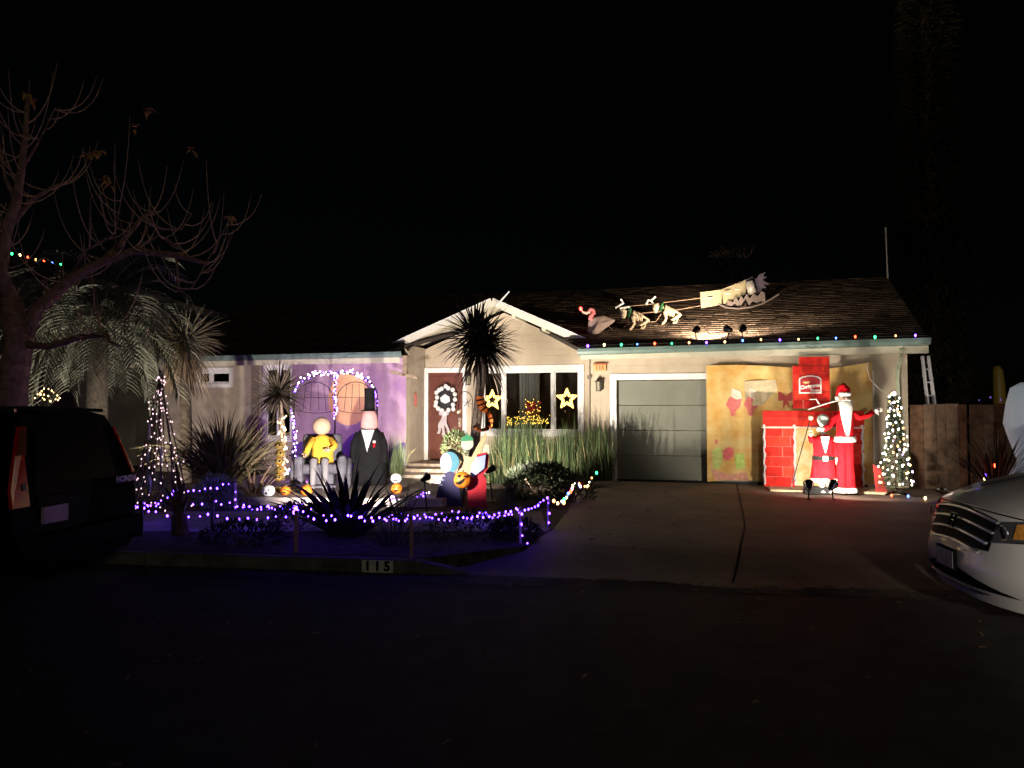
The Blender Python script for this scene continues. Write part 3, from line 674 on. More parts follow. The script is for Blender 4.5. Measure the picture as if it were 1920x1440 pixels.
for pts, r, dd in limbs:
    W3 = [P(u, v, D+dd*k/len(pts)*2) for k, (u, v) in enumerate(pts)]
    b.tube(W3, [r*(1-.75*k/(len(W3)-1)) for k in range(len(W3))], 7)
    for q in along(W3[1:], .16, .02):
        for _ in range(rn.choice((1, 1, 2))):
            a = rn.uniform(0, 6.28); ln = rn.uniform(.5, 1.35); d = V3(math.cos(a), math.sin(a)*.8, rn.uniform(-.6, .3)); p = q.copy(); pp = [p.copy()]
            for i in range(7):
                d = (d.normalized()+V3(0, 0, .38)).normalized(); p = p+d*ln/7; pp.append(p.copy())
            shoots.tube(pp, [.011*(1-i/9) for i in range(8)], 4); tips.append(p)
b.build('limbs', bm_, t, True, True)
shoots.build('shoots', mat('shoot_bark', (.75, .5, .33), .8, 0, .3, 20), t, True)
lm = mat('dry_leaf', (.75, .42, .14), .7, 0, .4, 30)
for (u, v) in ((52, 178), (60, 190), (255, 240), (277, 205), (165, 292), (178, 288), (188, 286), (196, 340), (205, 345), (362, 280), (434, 410)):
    lb = MB()
    for k in range(6): lb.blade(P(u, v, D)+V3(rn.uniform(-.03, .03), rn.uniform(-.03, .03), rn.uniform(-.04, .04)), (rn.uniform(-1, 1), rn.uniform(-1, 1), rn.uniform(-1, .4)), .12, .07, .4, 2)
    lb.build('dry_leaf', lm, t, True)
# short multi stemmed shrub in the planting strip
p = G(338, 1003); t = thing('pruned_shrub', 'dark pruned shrub stump with bare forked stems in the planting strip', 'shrub', p)
b = MB(); b.tube([p, P(335, 965, p.y), ], [.11, .09], 8)
for (u, v) in ((310, 915), (322, 900), (345, 905), (352, 930), (330, 870), (300, 930)): b.tube([P(336, 968, p.y), P((336+u)/2+rn.uniform(-6, 6), (968+v)/2, p.y), P(u, v, p.y+rn.uniform(-.2, .2))], [.05, .03, .012], 6)
b.build('stems', barkd, t, True)
# tall conifer far behind on the right, bare tree behind the roof
c0 = V3(P(1745, 500, 30).x, 30, YZ); t = thing('tall_conifer', 'very tall dark conifer fading into the night behind the fence', 'tree', c0)
MB().tube([c0, c0+V3(0, 0, 26)], [.4, .1], 8).build('trunk', barkd, t, True); b = MB(); rn = random.Random(8)
for k in range(9000):
    h = rn.uniform(0, 1)**1.1; rad = (1.5*(1-h)**.5+.2)*(.75+.4*noise.noise(V3(h*14, 0, 3))); a = rn.uniform(0, 6.28); s = rn.uniform(.4, 1)
    b.blade(c0+V3(math.cos(a)*rad*s, math.sin(a)*rad*s, 2+24.5*h), (math.cos(a), math.sin(a), rn.uniform(-.5, .3)), .5, .16, .8, 2)
b.build('crown', leafmat('conifer_leaf', (.05, .045, .022), (.13, .11, .05)), t, True)
c0 = V3(P(1390, 500, 25).x, 25, YZ); t = thing('bare_tree', 'faint leafless tree rising behind the garage roof', 'tree', c0)
b = MB().tube([c0, c0+V3(0, 0, 4.5)], [.15, .09], 6)
def fork(p, d, ln, r, k):
    q = p+d*ln; b.tube([p, (p+q)/2+V3(rn.uniform(-.05, .05), 0, .03), q], [r, r*.8, r*.6], 4)
    if k:
        for _ in range(3): fork(q, (d+V3(rn.uniform(-.7, .7), rn.uniform(-.7, .7), rn.uniform(-.1, .5))).normalized(), ln*.75, r*.6, k-1)
fork(c0+V3(0, 0, 4.5), V3(0, 0, 1), .9, .08, 4); b.build('branches', barkd, t, True)

# ------------------------------------------------------------------ fence and neighbours
fw = [mat('fence_wood_%s' % n, c, .85, 0, .3, 8, .5, 50, .2) for n, c in (('brown', (.11, .06, .036)), ('red', (.10, .043, .026)), ('grey', (.13, .085, .058)))]
fz0 = hp(1760, 758, 0)[2]
t = thing('board_fence', 'weathered brown board fence right of the decorated garage', 'fence', H(5.75, 0, .14), -TH); x = 0; rn = random.Random(2); k = 0
while x < 6:
    w = rn.uniform(.16, .24); gap = .05 if k == 4 else .006
    MB().box(x, x+w-gap, -.02+rn.uniform(-.006, .006), .003, .03+rn.uniform(0, .02), fz0-.14+rn.uniform(-.012, .012)).build('board', rn.choice(fw), t, bevel=.004); x += w; k += 1
MB().box(0, 6, .004, .05, .3, .4).box(0, 6, .004, .05, 1.3, 1.4).build('rail', fw[0], t)
MB().box(0, 6, -.16, .0, -.03, .025).build('kick_board', fw[2], t)
# neighbour house at the left
nb = V3(P(380, 572, 20).x, 20, 0)
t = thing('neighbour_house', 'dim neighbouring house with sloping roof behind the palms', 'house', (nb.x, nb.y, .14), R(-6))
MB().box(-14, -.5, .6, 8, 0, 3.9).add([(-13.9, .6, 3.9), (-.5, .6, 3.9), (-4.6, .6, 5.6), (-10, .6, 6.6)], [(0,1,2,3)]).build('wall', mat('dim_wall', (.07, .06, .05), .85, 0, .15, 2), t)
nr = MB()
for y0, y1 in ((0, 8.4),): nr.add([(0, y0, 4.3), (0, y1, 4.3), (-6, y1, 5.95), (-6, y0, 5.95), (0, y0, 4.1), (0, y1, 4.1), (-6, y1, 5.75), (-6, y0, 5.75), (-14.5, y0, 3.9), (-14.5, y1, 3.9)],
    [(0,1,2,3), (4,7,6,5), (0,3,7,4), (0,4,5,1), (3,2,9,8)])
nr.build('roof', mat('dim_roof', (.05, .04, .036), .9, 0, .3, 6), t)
string('row of coloured bulbs on the neighbouring roof edge at far left', [P(-30, 455, 17.5), P(0, 468, 17.5), P(25, 476, 17.5), P(70, 487, 17.5), P(118, 497, 17.5)], .2, ['orange_bulb', 'red_bulb', 'blue_bulb', 'green_bulb', 'warm_bulb', 'red_bulb'], .024, .01)
string('cluster of warm bulbs glowing through the palm fronds at left', [P(62, 748, 13.0), P(85, 728, 13.0), P(100, 735, 13.0), P(112, 748, 13.0), P(92, 752, 13.0), P(75, 742, 13.0), P(96, 742, 13)], .06, ['warm_bulb'], .011, .02)

# ------------------------------------------------------------------ decorations
def cut(px, d, m, name, parent, th=.02):                 # a sawn board: outline, real size at its distance, thickness
    pts = [P(u, v, d) for u, v in px]; k = len(pts); b = [p+V3(0, th, 0) for p in pts]
    return MB().add(pts+b, [tuple(range(k)), tuple(range(2*k-1, k-1, -1))]+[(i, i+k, (i+1) % k+k, (i+1) % k) for i in range(k)]).build(name, m, parent, True)
def oval(u, v, a, b, n=20, s=0, e=2*math.pi): return [(u+a*math.cos(s+(e-s)*k/n), v+b*math.sin(s+(e-s)*k/n)) for k in range(n)]
red_cloth = mat('red_velvet', (.52, .008, .014), .9, 0, .25, 9, .7, 14, .08); white_fur = mat('white_fur', (.8, .78, .74), .95, 0, .06, 30, 1, 60)
black_cloth = mat('black_cloth', (.010, .010, .011), .9, 0, .3, 8, .6, 14, .2)
# printed yellow cloth over the garage door
CL0, CL1 = hs(1325, -.14), hs(1637, -.14); CZ1 = hp(1480, 684, -.14)[2]; CZ0 = .22
def cy(s, z): return -.15-.022*math.sin(s*5.3+z*.7)-.012*math.sin(s*13+2*z)-.02*(CZ1-z)*math.sin(s*2.1)
ym = bpy.data.materials.new('printed_yellow_cloth'); ym.use_nodes = True; N = ym.node_tree.nodes; L = ym.node_tree.links; bs = N['Principled BSDF']; bs.inputs['Roughness'].default_value = .85
tc = N.new('ShaderNodeTexCoord'); mp = N.new('ShaderNodeMapping'); mp.inputs['Rotation'].default_value = (R(90), 0, 0); br = N.new('ShaderNodeTexBrick'); nz_ = N.new('ShaderNodeTexNoise'); nz_.inputs['Scale'].default_value = 3.2; nz_.inputs['Detail'].default_value = 6
br.inputs['Color1'].default_value = (.62, .40, .11, 1); br.inputs['Color2'].default_value = (.68, .47, .16, 1); br.inputs['Mortar'].default_value = (.52, .34, .12, 1); br.inputs['Scale'].default_value = 2.6; br.inputs['Mortar Size'].default_value = .012
rp_ = N.new('ShaderNodeValToRGB'); rp_.color_ramp.elements[0].color = (.55, .26, .05, 1); rp_.color_ramp.elements[1].color = (.66, .55, .26, 1); rp_.color_ramp.elements[0].position = .35; rp_.color_ramp.elements[1].position = .65
mxc = N.new('ShaderNodeMixRGB'); mxc.inputs[0].default_value = .6
L.new(tc.outputs['Object'], mp.inputs[0]); L.new(mp.outputs[0], br.inputs[0]); L.new(tc.outputs['Object'], nz_.inputs[0]); L.new(nz_.outputs[0], rp_.inputs[0]); L.new(br.outputs[0], mxc.inputs[1]); L.new(rp_.outputs[0], mxc.inputs[2]); L.new(mxc.outputs[0], bs.inputs['Base Color'])
t = thing('printed_backdrop', 'yellow printed cloth with stockings hung over the garage door', 'backdrop', H(CL0, -.14, .2), -TH)
lc = lambda s, y, z: (s-CL0, y+.14, z-.2)
def clothpt(a, b):
    s = CL0+(CL1-CL0)*a; top = CZ1-.05*math.sin(math.pi*a)*(1+.3*math.sin(9*a)); z = CZ0+(.05*math.sin(7*a))+(top-CZ0)*b; return lc(s, cy(s, z), z)
MB().grid(clothpt, 50, 24).build('cloth', ym, t, smooth=True)
def printed(px, name, col, off=.012):
    q = [hp(u, v, -.17) for u, v in px]; b = MB(); c = (sum(x[0] for x in q)/len(q), sum(x[2] for x in q)/len(q)); vs = []
    for f in (0, .5, 1):
        vs += [lc(c[0]+(s-c[0])*f, cy(c[0]+(s-c[0])*f, c[1]+(z-c[1])*f)-off, c[1]+(z-c[1])*f) for s, _, z in q]
    n = len(q); b.add(vs, [(i+k*n, (i+1) % n+k*n, (i+1) % n+(k+1)*n, i+(k+1)*n) for k in (0, 1) for i in range(n)]).build(name, mat('print_%s' % len(MATS) if False else 'print_%.2f_%.2f_%.2f' % col, col, .85, 0, .15, 12), t)
for du in (0, 33):
    printed([(1371+du, 742), (1381+du, 748), (1391+du, 746), (1388+du, 762), (1380+du, 770), (1377+du, 780), (1371+du, 779), (1367+du, 766), (1361+du, 760), (1366+du, 748)], 'stocking_print', (.60, .16, .15))
    printed([(1373+du, 727), (1389+du, 734), (1392+du, 747), (1381+du, 749), (1370+du, 743)], 'stocking_cuff_print', (.7, .62, .5), .014)
printed([(1459, 733), (1473, 742), (1486, 733), (1487, 752), (1477, 751), (1480, 766), (1474, 757), (1467, 767), (1469, 751), (1459, 752)], 'bow_print', (.42, .07, .06))
printed([(1335, 845), (1350, 838), (1356, 855), (1350, 878), (1338, 880)], 'gift_print', (.45, .52, .16)); printed([(1378, 852), (1395, 850), (1398, 878), (1380, 880)], 'gift_print', (.42, .55, .14))
printed([(1356, 845), (1366, 838), (1376, 842), (1375, 856), (1366, 864), (1356, 860)], 'bow_print', (.62, .14, .14)); printed([(1333, 880), (1350, 885), (1370, 890), (1400, 885), (1403, 902), (1340, 900)], 'floor_print', (.6, .3, .22))
printed([(1340, 827), (1344, 822), (1347, 830), (1342, 834)], 'star_print', (.62, .2, .16))
printed([(1395, 715), (1455, 712), (1458, 730), (1430, 760), (1398, 762)], 'mirror_print', (.5, .42, .27), .011)
# fireplace of big red cardboard bricks
FY = -.72
t = thing('cardboard_fireplace', 'red cardboard brick fireplace and chimney behind the Santa figure', 'fireplace', H(hs(1430, FY), FY, .2), -TH); s00 = hs(1430, FY)
brm = [mat('cardboard_red_%s' % n, c, .8, 0, .25, 7, .3, 25, .15) for n, c in (('a', (.55, .022, .015)), ('b', (.47, .018, .014)), ('c', (.60, .035, .02)))]; mortar = mat('mortar_paint', (.48, .13, .11), .8, 0, .15, 15)
def fx(u, v, y=FY): s, _, z = hp(u, v, y); return s-s00, z-.2
rn = random.Random(21)
def bricks(u0, v0, u1, v1, rows, bw, thick=.12, steps=None, yo=0):
    xa, za = fx(u0, v1); xb, zb = fx(u1, v0); zb = max(zb, za+.05); h = (zb-za)/rows; 
    for r in range(rows):
        x0 = xa+(steps[r] if steps else 0); o = 0 if r % 2 else -bw/2; x = x0+o
        MB().box(x0+.003, xb-.003, yo+.008, yo+thick, za+r*h, za+(r+1)*h).build('backing', mortar, t)
        while x < xb-.01:
            a, b = max(x, x0), min(x+bw, xb)
            if b-a > .025: MB().box(a+.004, b-.004, yo-.004, yo+.02, za+r*h+.004, za+(r+1)*h-.004).build('brick', rn.choice(brm), t, bevel=.006)
            x += bw*rn.uniform(.93, 1.04)
zf = hp(1460, 913, FY)[2]
bricks(1433, 800, 1490, 912, 6, .34); bricks(1596, 795, 1619, 914, 6, .34); bricks(1430, 770, 1620, 799, 2, .42, .16, None, -.02)
bricks(1487, 668, 1556, 766, 6, .36, .08, [0, 0, 0, 0, .0, .12], .03)
xa, za = fx(1488, 911); xb, zb = fx(1600, 799)
MB().box(xa, xb, .14, .16, za, zb).build('fire_board', mat('flame_print', (.75, .42, .08), .6, col2=(.8, .7, .4), scale=5), t)
MB().box(fx(1430, 800)[0]-.01, fx(1621, 800)[0], -.05, .14, fx(1430, 801)[1]-.015, fx(1430, 801)[1]+.012).build('mantel_snow', mat('snow_trim', (.75, .6, .52), .9, 0, .2, 20, .8, 50), t)
for u in (1433, 1490, 1617):
    xx = fx(u, 850)[0]; MB().tube([(xx+.012*math.sin(k*2.1), -.03, za+.02+(zb-za)*k/14) for k in range(15)], [.02+.008*math.sin(k*3.7) for k in range(15)], 6).build('tinsel', mat('tinsel_white', (.72, .70, .74), .5, 0, .2, 40, 1, 80), t)
x0, z0 = fx(1498, 738); x1, z1 = fx(1540, 703)
sg = thing('christmas_sign', 'arch topped red and white Christmas sign on the chimney', 'sign', H(s00+(x0+x1)/2, FY, .2+(z0+z1)/2), -TH); w, h = (x1-x0)/2, (z1-z0)/2
def archpoly(w, h): return [(-w, -h), (w, -h), (w, h*.55)]+[(w*math.cos(a), h*.55+h*.4*math.sin(a)) for a in (.35, .8, 1.25, 1.57, 1.9, 2.35, 2.8)]+[(-w, h*.55)]
MB().prism(archpoly(w, h), (0, .018, 0), (1, 0, 0), (0, 0, 1), (0, -.02, 0)).build('border', mat('sign_white', (.8, .74, .7), .5), sg)
MB().prism(archpoly(w*.87, h*.86), (0, 0, 0), (1, 0, 0), (0, 0, 1), (0, -.012, 0)).build('panel', mat('sign_red', (.33, .01, .02), .5), sg)
MB().prism(oval(-w*.35, h*.28, w*.32, h*.2, 12, math.pi, 2*math.pi)+[(-w*.03, h*.3)], (0, -.012, 0), (1, 0, 0), (0, 0, 1), (0, -.004, 0)).build('moon_print', mat('sign_yellow', (.75, .5, .2), .6), sg)
sw = MATS['sign_white']; tl = math.radians(9)
text('lettering', 'Christmas', .092, sw, sg, frame_mtx((0, -.016, -h*.22), (math.cos(tl), 0, math.sin(tl)), (-math.sin(tl), 0, math.cos(tl))), .002, .1, .003, False)
text('lettering', 'Town', .075, sw, sg, frame_mtx((w*.4, -.016, -h*.66), (1, 0, 0), (0, 0, 1)), .002, 0, .002, False)
# pale plywood base and black block under the figures
t = thing('plywood_mat', 'pale plywood sheet on the drive under the red figures', 'plywood', H(hs(1440, -.9), -.9, .2), -TH)
MB().box(0, hs(1682, -.9)-hs(1440, -.9), -.42, .5, -.02, .018).build('sheet', mat('plywood', (.50, .38, .25), .8, 0, .2, 6), t)
t = thing('black_block', 'low black box in front of the left floodlight on the drive', 'box', H(hs(1506, -1.62), -1.62, .185), -TH)
MB().box(0, .44, -.03, .1, 0, .125).build('box', black_cloth, t, bevel=.008)
# figure kit (local: x right, -y towards the viewer)
def limb(b, pts, rr_, n=9): b.tube(pts, rr_, n)
skin = mat('pale_mannequin', (.62, .45, .36), .6); pale = mat('pale_linen', (.52, .38, .26), .8, 0, .08, 12); mint = mat('pale_mint', (.52, .62, .58), .7, 0, .15, 8)
def hand(b, p, d, k=1):
    p, d = Vector(p), Vector(d).normalized(); s = d.cross(V3(0, 1, 0)); s = s.normalized() if s.length > .1 else V3(1, 0, 0); b.tube([p, p+d*.035*k, p+d*.07*k], [.024*k, .034*k, .028*k], 7)
    for i, l in enumerate((.055, .07, .065, .05)):
        q = p+d*.065*k+s*(i-1.5)*.016*k; b.tube([q, q+d*l*.55*k+V3(0, -.008, 0), q+d*l*k*.9+V3(0, -.02, -.01)], [.009*k, .008*k, .006*k], 5)
    q = p+d*.03*k+s*-.03*k; b.tube([q, q+(d*.6-s*.8)*.045*k], [.01*k, .007*k], 5)
# tall slim Santa
g0 = P(1586, 922, 13.35); hgt = 1.88
t = thing('santa_figure', 'tall thin Santa figure with long white beard before the fireplace', 'figure', (g0.x, g0.y, .22), R(-8))
b = MB()
for s in (-1, 1): b.loft([(s*.065, 0, .05, .105, .09), (s*.065, 0, .1, .1, .085), (s*.06, 0, .5, .085, .08), (s*.055, 0, .85, .09, .085), (s*.05, 0, 1.0, .095, .09)], 36, 1, .05, 8)
b.build('trousers', red_cloth, t, smooth=True)
for s in (-1, 1): MB().loft([(s*.07, 0, .0, .12, .10), (s*.07, 0, .02, .135, .115), (s*.07, 0, .07, .13, .11), (s*.07, 0, .09, .10, .09)], 14).build('trouser_hem', white_fur, t, smooth=True)
b = MB().loft([(0, 0, .94, .17, .125), (0, 0, 1.1, .145, .11), (0, 0, 1.25, .15, .115), (0, 0, 1.38, .165, .11), (0, 0, 1.45, .13, .09), (0, 0, 1.5, .06, .055)], 36, 1, .03, 7)
b.tube([(.13, 0, 1.42), (.24, -.02, 1.34), (.36, -.03, 1.36), (.47, -.03, 1.44)], [.06, .052, .045, .05], 10); b.tube([(-.13, 0, 1.42), (-.2, -.02, 1.3), (-.28, -.05, 1.18), (-.38, -.12, 1.14)], [.06, .052, .045, .05], 10)
b.build('jacket', red_cloth, t, smooth=True)
MB().loft([(0, 0, .90, .165, .13), (0, 0, .92, .19, .15), (0, 0, .99, .185, .145), (0, 0, 1.01, .16, .12)], 18).build('jacket_hem', white_fur, t, smooth=True)
b = MB(); hand(b, (.48, -.03, 1.45), (1, 0, .25), 1.25); hand(b, (-.39, -.13, 1.14), (-1, -.2, -.1), 1.1); b.build('gloves', white_fur, t, smooth=True)
MB().loft([(0, 0, 1.48, .045, .045), (0, 0, 1.55, .06, .06), (0, 0, 1.6, .085, .085), (0, 0, 1.68, .095, .095), (0, 0, 1.75, .085, .085), (0, 0, 1.8, .03, .03)], 14).build('head', skin, t, smooth=True)
MB().loft([(.01, -.09, .98, .02, .02), (.01, -.11, 1.1, .05, .03), (0, -.11, 1.3, .085, .045), (0, -.1, 1.5, .115, .06), (0, -.07, 1.6, .12, .075), (0, -.05, 1.65, .1, .06)], 12).build('beard', white_fur, t, smooth=True)
MB().ball((-.035, -.105, 1.645), .05, .025, .018, 8, 6).ball((.035, -.105, 1.645), .05, .025, .018, 8, 6).build('moustache', white_fur, t, smooth=True)
MB().ball((0, -.105, 1.672), .02, n=8, m=6).build('nose', skin, t, smooth=True)
for s in (-1, 1): MB().ball((s*.035, -.088, 1.7), .011, n=6, m=4).build('eye', black_cloth, t)
MB().loft([(0, 0, 1.72, .1, .1), (0, 0, 1.74, .118, .118), (0, 0, 1.78, .115, .115), (0, 0, 1.79, .09, .09)], 14).build('hat_band', white_fur, t, smooth=True)
MB().tube([(0, 0, 1.76), (.01, 0, 1.84), (-.03, 0, 1.9), (-.08, 0, 1.87), (-.11, -.01, 1.78), (-.13, -.02, 1.71)], [.1, .09, .07, .05, .035, .02], 10).build('hat', red_cloth, t, smooth=True)
MB().ball((-.135, -.03, 1.69), .038, n=8, m=6).build('pompom', white_fur, t, smooth=True)
t = thing('white_cane', 'thin white cane pointing left from behind the Santa figure', 'cane', P(1573, 752, 13.45)); MB().tube([P(1574, 750, 13.45), P(1548, 757, 13.48), P(1515, 768, 13.5)], .012, 6).tube([P(1518, 749, 13.5), P(1530, 748, 13.5), P(1536, 758, 13.5)], .012, 6).build('rod', wire_pale, t, True)
# small dummy in a red Santa coat
g0 = P(1545, 916, 13.45); t = thing('coat_dummy', 'faceless dummy in belted red Santa coat left of the Santa figure', 'figure', (g0.x, g0.y, .22), R(-8))
b = MB()
for s in (-1, 1): b.loft([(s*.06+.03, -.04, .0, .045, .08), (s*.06+.03, 0, .05, .035, .04), (s*.06+.02, 0, .3, .045, .045)], 10)
b.build('legs', white_fur, t, smooth=True)
MB().loft([(0, 0, .22, .22, .16), (0, 0, .24, .225, .165), (0, 0, .4, .205, .15), (0, 0, .6, .185, .13), (0, 0, .75, .17, .12), (0, 0, .9, .18, .115), (0, 0, .98, .16, .1), (0, 0, 1.03, .06, .05)], 44, 1, .035, 9).tube([(.14, 0, .96), (.2, 0, .84), (.21, -.03, .72), (.215, -.04, .64)], [.05, .06, .06, .055], 9).tube([(-.14, 0, .96), (-.21, -.03, .92), (-.24, -.08, 1.0)], [.05, .05, .045], 9).build('coat', red_cloth, t, smooth=True)
MB().loft([(0, 0, .17, .225, .165), (0, 0, .19, .245, .185), (0, 0, .24, .24, .18), (0, 0, .26, .21, .15)], 20).build('coat_hem', white_fur, t, smooth=True)
MB().prism([(-.075, 1.0), (.075, 1.0), (.03, .8), (.0, .7), (-.03, .8)], (0, -.105, 0), (1, 0, 0), (0, 0, 1), (0, -.03, 0)).build('collar', white_fur, t)
MB().loft([(0, 0, .57, .197, .142), (0, 0, .65, .19, .137)], 20).build('belt', black_cloth, t); MB().box(-.05, .04, -.165, -.13, .56, .66).build('buckle', mat('silver_buckle', (.7, .7, .72), .3, .7), t, bevel=.01)
MB().loft([(0, 0, 1.0, .035, .035), (0, 0, 1.15, .03, .03), (0, 0, 1.2, .07, .065), (0, 0, 1.28, .105, .09), (0, 0, 1.35, .095, .085), (0, 0, 1.4, .03, .03)], 14).build('head', mint, t, smooth=True)
b = MB(); hand(b, (.215, -.045, .63), (0, 0, -1)); hand(b, (-.24, -.085, 1.0), (0, 0, 1)); b.build('hands', pale, t, smooth=True)
t = thing('thin_staff', 'thin dark staff with pale round knob held by the red coat dummy', 'staff', P(1482, 918, 13.1)); MB().tube([P(1482, 918, 13.1), P(1519, 786, 13.3)], .008, 6).build('pole', black_metal, t, True); MB().ball(P(1520, 783, 13.3), .045, .04, .05).build('knob', pale, t, True, True)
# slim lit Christmas tree
g0 = P(1680, 927, 13.2); t = thing('christmas_tree', 'slim artificial Christmas tree full of white bulbs by the downspout', 'tree', (g0.x, g0.y, .2)); H0 = hp(1680, 745, 0)[2]
zt = P(1680, 742, 13.2).z-.2; b = MB(); rn = random.Random(6)
for k in range(3600):
    h = rn.random()**.9; r = .04+.24*(1-h); a = rn.uniform(0, 6.28); s = rn.uniform(.3, 1); p = V3(math.cos(a)*r*s, math.sin(a)*r*s, .12+(zt-.12)*h)
    b.blade(p, (math.cos(a), math.sin(a), rn.uniform(-.6, .3)), .1, .016, .3, 2)
b.build('needles', leafmat('tree_needles', (.018, .04, .02), (.05, .085, .045)), t); MB().tube([(0, 0, .05), (0, 0, zt)], .018, 6).build('trunk', barkd, t)
MB().tube([(-.2, -.05, .01), (.0, 0, .06), (.2, .05, .01)], .02, 6).tube([(.05, -.2, .01), (0, 0, .06), (-.05, .2, .01)], .02, 6).build('stand', black_metal, t)
st = thing('string_lights', 'white and coloured bulbs wound around the slim Christmas tree', 'string lights', (g0.x, g0.y, .2)); n = 108
pts = [V3(math.cos(k*.75)*(.05+.235*(1-k/n)), math.sin(k*.75)*(.05+.235*(1-k/n)), .15+(zt-.1)*k/n)+V3(g0.x, g0.y, .2) for k in range(n)]
MB().tube(pts, .003, 3).build('cable', wire_dark, st, True)
for k, p in enumerate(pts): bulb(['warm_pale', 'cool_bulb', 'warm_pale', 'orange_bulb', 'warm_pale', 'cool_bulb', 'warm_bulb', 'violet_white_bulb', 'warm_pale'][k % 9], .0165, st, p+V3(rn.uniform(-.03, .03), rn.uniform(-.03, .03), rn.uniform(-.03, .03)))
bulb('cool_bulb', .03, st, V3(g0.x, g0.y, .2+zt+.03))
t = thing('leaning_sign', 'plain red sign board leaning beside the slim Christmas tree', 'sign', P(1645, 925, 13.5)); cut([(1637, 870), (1652, 880), (1664, 922), (1643, 924)], 13.5, mat('faded_red_board', (.32, .03, .03), .7), 'board', t)
# pumpkins
om = mat('orange_pumpkin', (.75, .19, .015), .5, 0, .12, 6); wm = mat('white_pumpkin', (.72, .76, .72), .5, 0, .06, 6)
def pumpkin(label, u, v, z, rad, m, style):
    p = G(u, v, z); t = thing('pumpkin', label, 'pumpkin', p, math.atan2(-p.x, p.y)*-1*0, 'jack-o-lanterns on the patio'); h = rad*.88
    MB().ball((0, 0, h*.97), rad, rad, h, 32, 10, .09, 8).build('shell', m, t, smooth=True)
    MB().tube([(0, 0, h*1.75), (.01, 0, h*2.05), (.03, 0, h*2.15)], [rad*.2, rad*.13, rad*.12], 6).build('stem', mat('pumpkin_stem', (.12, .12, .04), .8), t)
    def on(x, zz): y = -rad*math.sqrt(max(.05, 1-(x/rad)**2-((zz-h*.97)/h)**2)); return V3(x, y-.004, zz)
    def feat(poly, nm): 
        q = [on(x*rad, h*(.97+zz)) for x, zz in poly]; MB().add(q+[a+V3(0, .02, 0) for a in q], [tuple(range(len(q)))]+[(i, (i+1) % len(q), (i+1) % len(q)+len(q), i+len(q)) for i in range(len(q))]).build(nm, black_cloth, t)
    for s in (-1, 1):
        feat([(s*.35+a*.13, .25+b_*.13) for a, b_ in ((-1, -.8), (1, -.8), (0 if style != 1 else s*-.8, 1))] if style < 2 else [(s*.33+.1*math.cos(q), .25+.13*math.sin(q)) for q in (0, 1, 2, 3, 4, 5)], 'eye')
    if style == 2 or style == 3: feat([(.16*math.cos(q)-.02, -.3+.2*math.sin(q)) for q in (0, .8, 1.6, 2.4, 3.2, 4, 4.8, 5.5)], 'mouth')
    else: feat([(-.5, -.15), (-.3, -.3), (-.15, -.22), (0, -.34), (.15, -.22), (.3, -.3), (.5, -.12), (.35, -.45), (0, -.55), (-.35, -.45)], 'mouth')
pumpkin('round white pumpkin with surprised face at the left patio edge', 503, 931, PZ, .11, wm, 2)
pumpkin('orange pumpkin with crooked mouth next to the white surprised pumpkin', 535, 928, PZ, .085, om, 1)
pumpkin('orange pumpkin with open round mouth left of the dark flax', 575, 929, PZ, .1, om, 3)
pumpkin('white pumpkin on the lowest porch step', 743, 906, .36, .105, wm, 0)
pumpkin('orange pumpkin right of the dark flax below the steps', 744, 925, PZ, .1, om, 0)
# purple cloth with a moon on the left wing, iron arch before it
b0, b1 = hs(548, -.06), hs(762, -.06); bz1 = hp(650, 672, -.06)[2]; t = thing('purple_backdrop', 'purple cloth with a big peach moon hung on the left wing', 'backdrop', H(b0, -.08, .2), -TH)
def py_(s, z): return -.012*math.sin(s*9+z)-.014*math.sin(s*3.7-z*1.3)-.008*math.sin(s*21)
MB().grid(lambda a, b: ((b1-b0)*a, py_((b1-b0)*a, b*2.5), .1+(bz1-.3)*b-.04*math.sin(math.pi*a)*b), 60, 14).build('cloth', mat('purple_cloth', (.28, .16, .31), .85, col2=(.50, .36, .44), scale=.75), t, smooth=True)
mc = hp(653, 748, -.1); vs = []; n = 32
for f in (0, .33, .66, 1):
    for k in range(n):
        a = 2*math.pi*k/n; s = mc[0]-b0+.52*f*math.cos(a); z = mc[2]-.2+.62*f*math.sin(a); vs.append((s, py_(s, z)-.012, z))
MB().add(vs, [(i+k*n, (i+1) % n+k*n, (i+1) % n+(k+1)*n, i+(k+1)*n) for k in range(3) for i in range(n)]).build('moon_print', mat('moon_peach', (.72, .42, .22), .85, 0, .12, 3), t, smooth=True)
vs = [(b1-b0)*k/24 for k in range(25)]; hl = [.55+.2*math.sin(k*.6)+.25*math.exp(-((k-15)/3.5)**2) for k in range(25)]
MB().add([(s, py_(s, .1)-.013, .1) for s in vs]+[(s, py_(s, h)-.013, h) for s, h in zip(vs, hl)], [(i, i+1, i+26, i+25) for i in range(24)]).build('hill_print', mat('violet_hill', (.10, .04, .25), .85, 0, .3, 4), t, smooth=True)
AD = 15.0
t = thing('iron_arch_gate', 'black wire arch gate strung with violet lights before the purple cloth', 'gate', P(628, 905, AD)*1); iron = black_metal
for u in (551, 628, 707): MB().tube([V3(P(u, 905, AD).x, AD, PZ), P(u, 790, AD), P(u, 740 if u != 628 else 700, AD)], .016, 6).build('post', iron, t, True)
arc = [P(629-78*math.cos(a), 740-42*math.sin(a), AD) for a in [math.pi*k/16 for k in range(17)]]; MB().tube(arc, .014, 6).build('arch', iron, t, True)
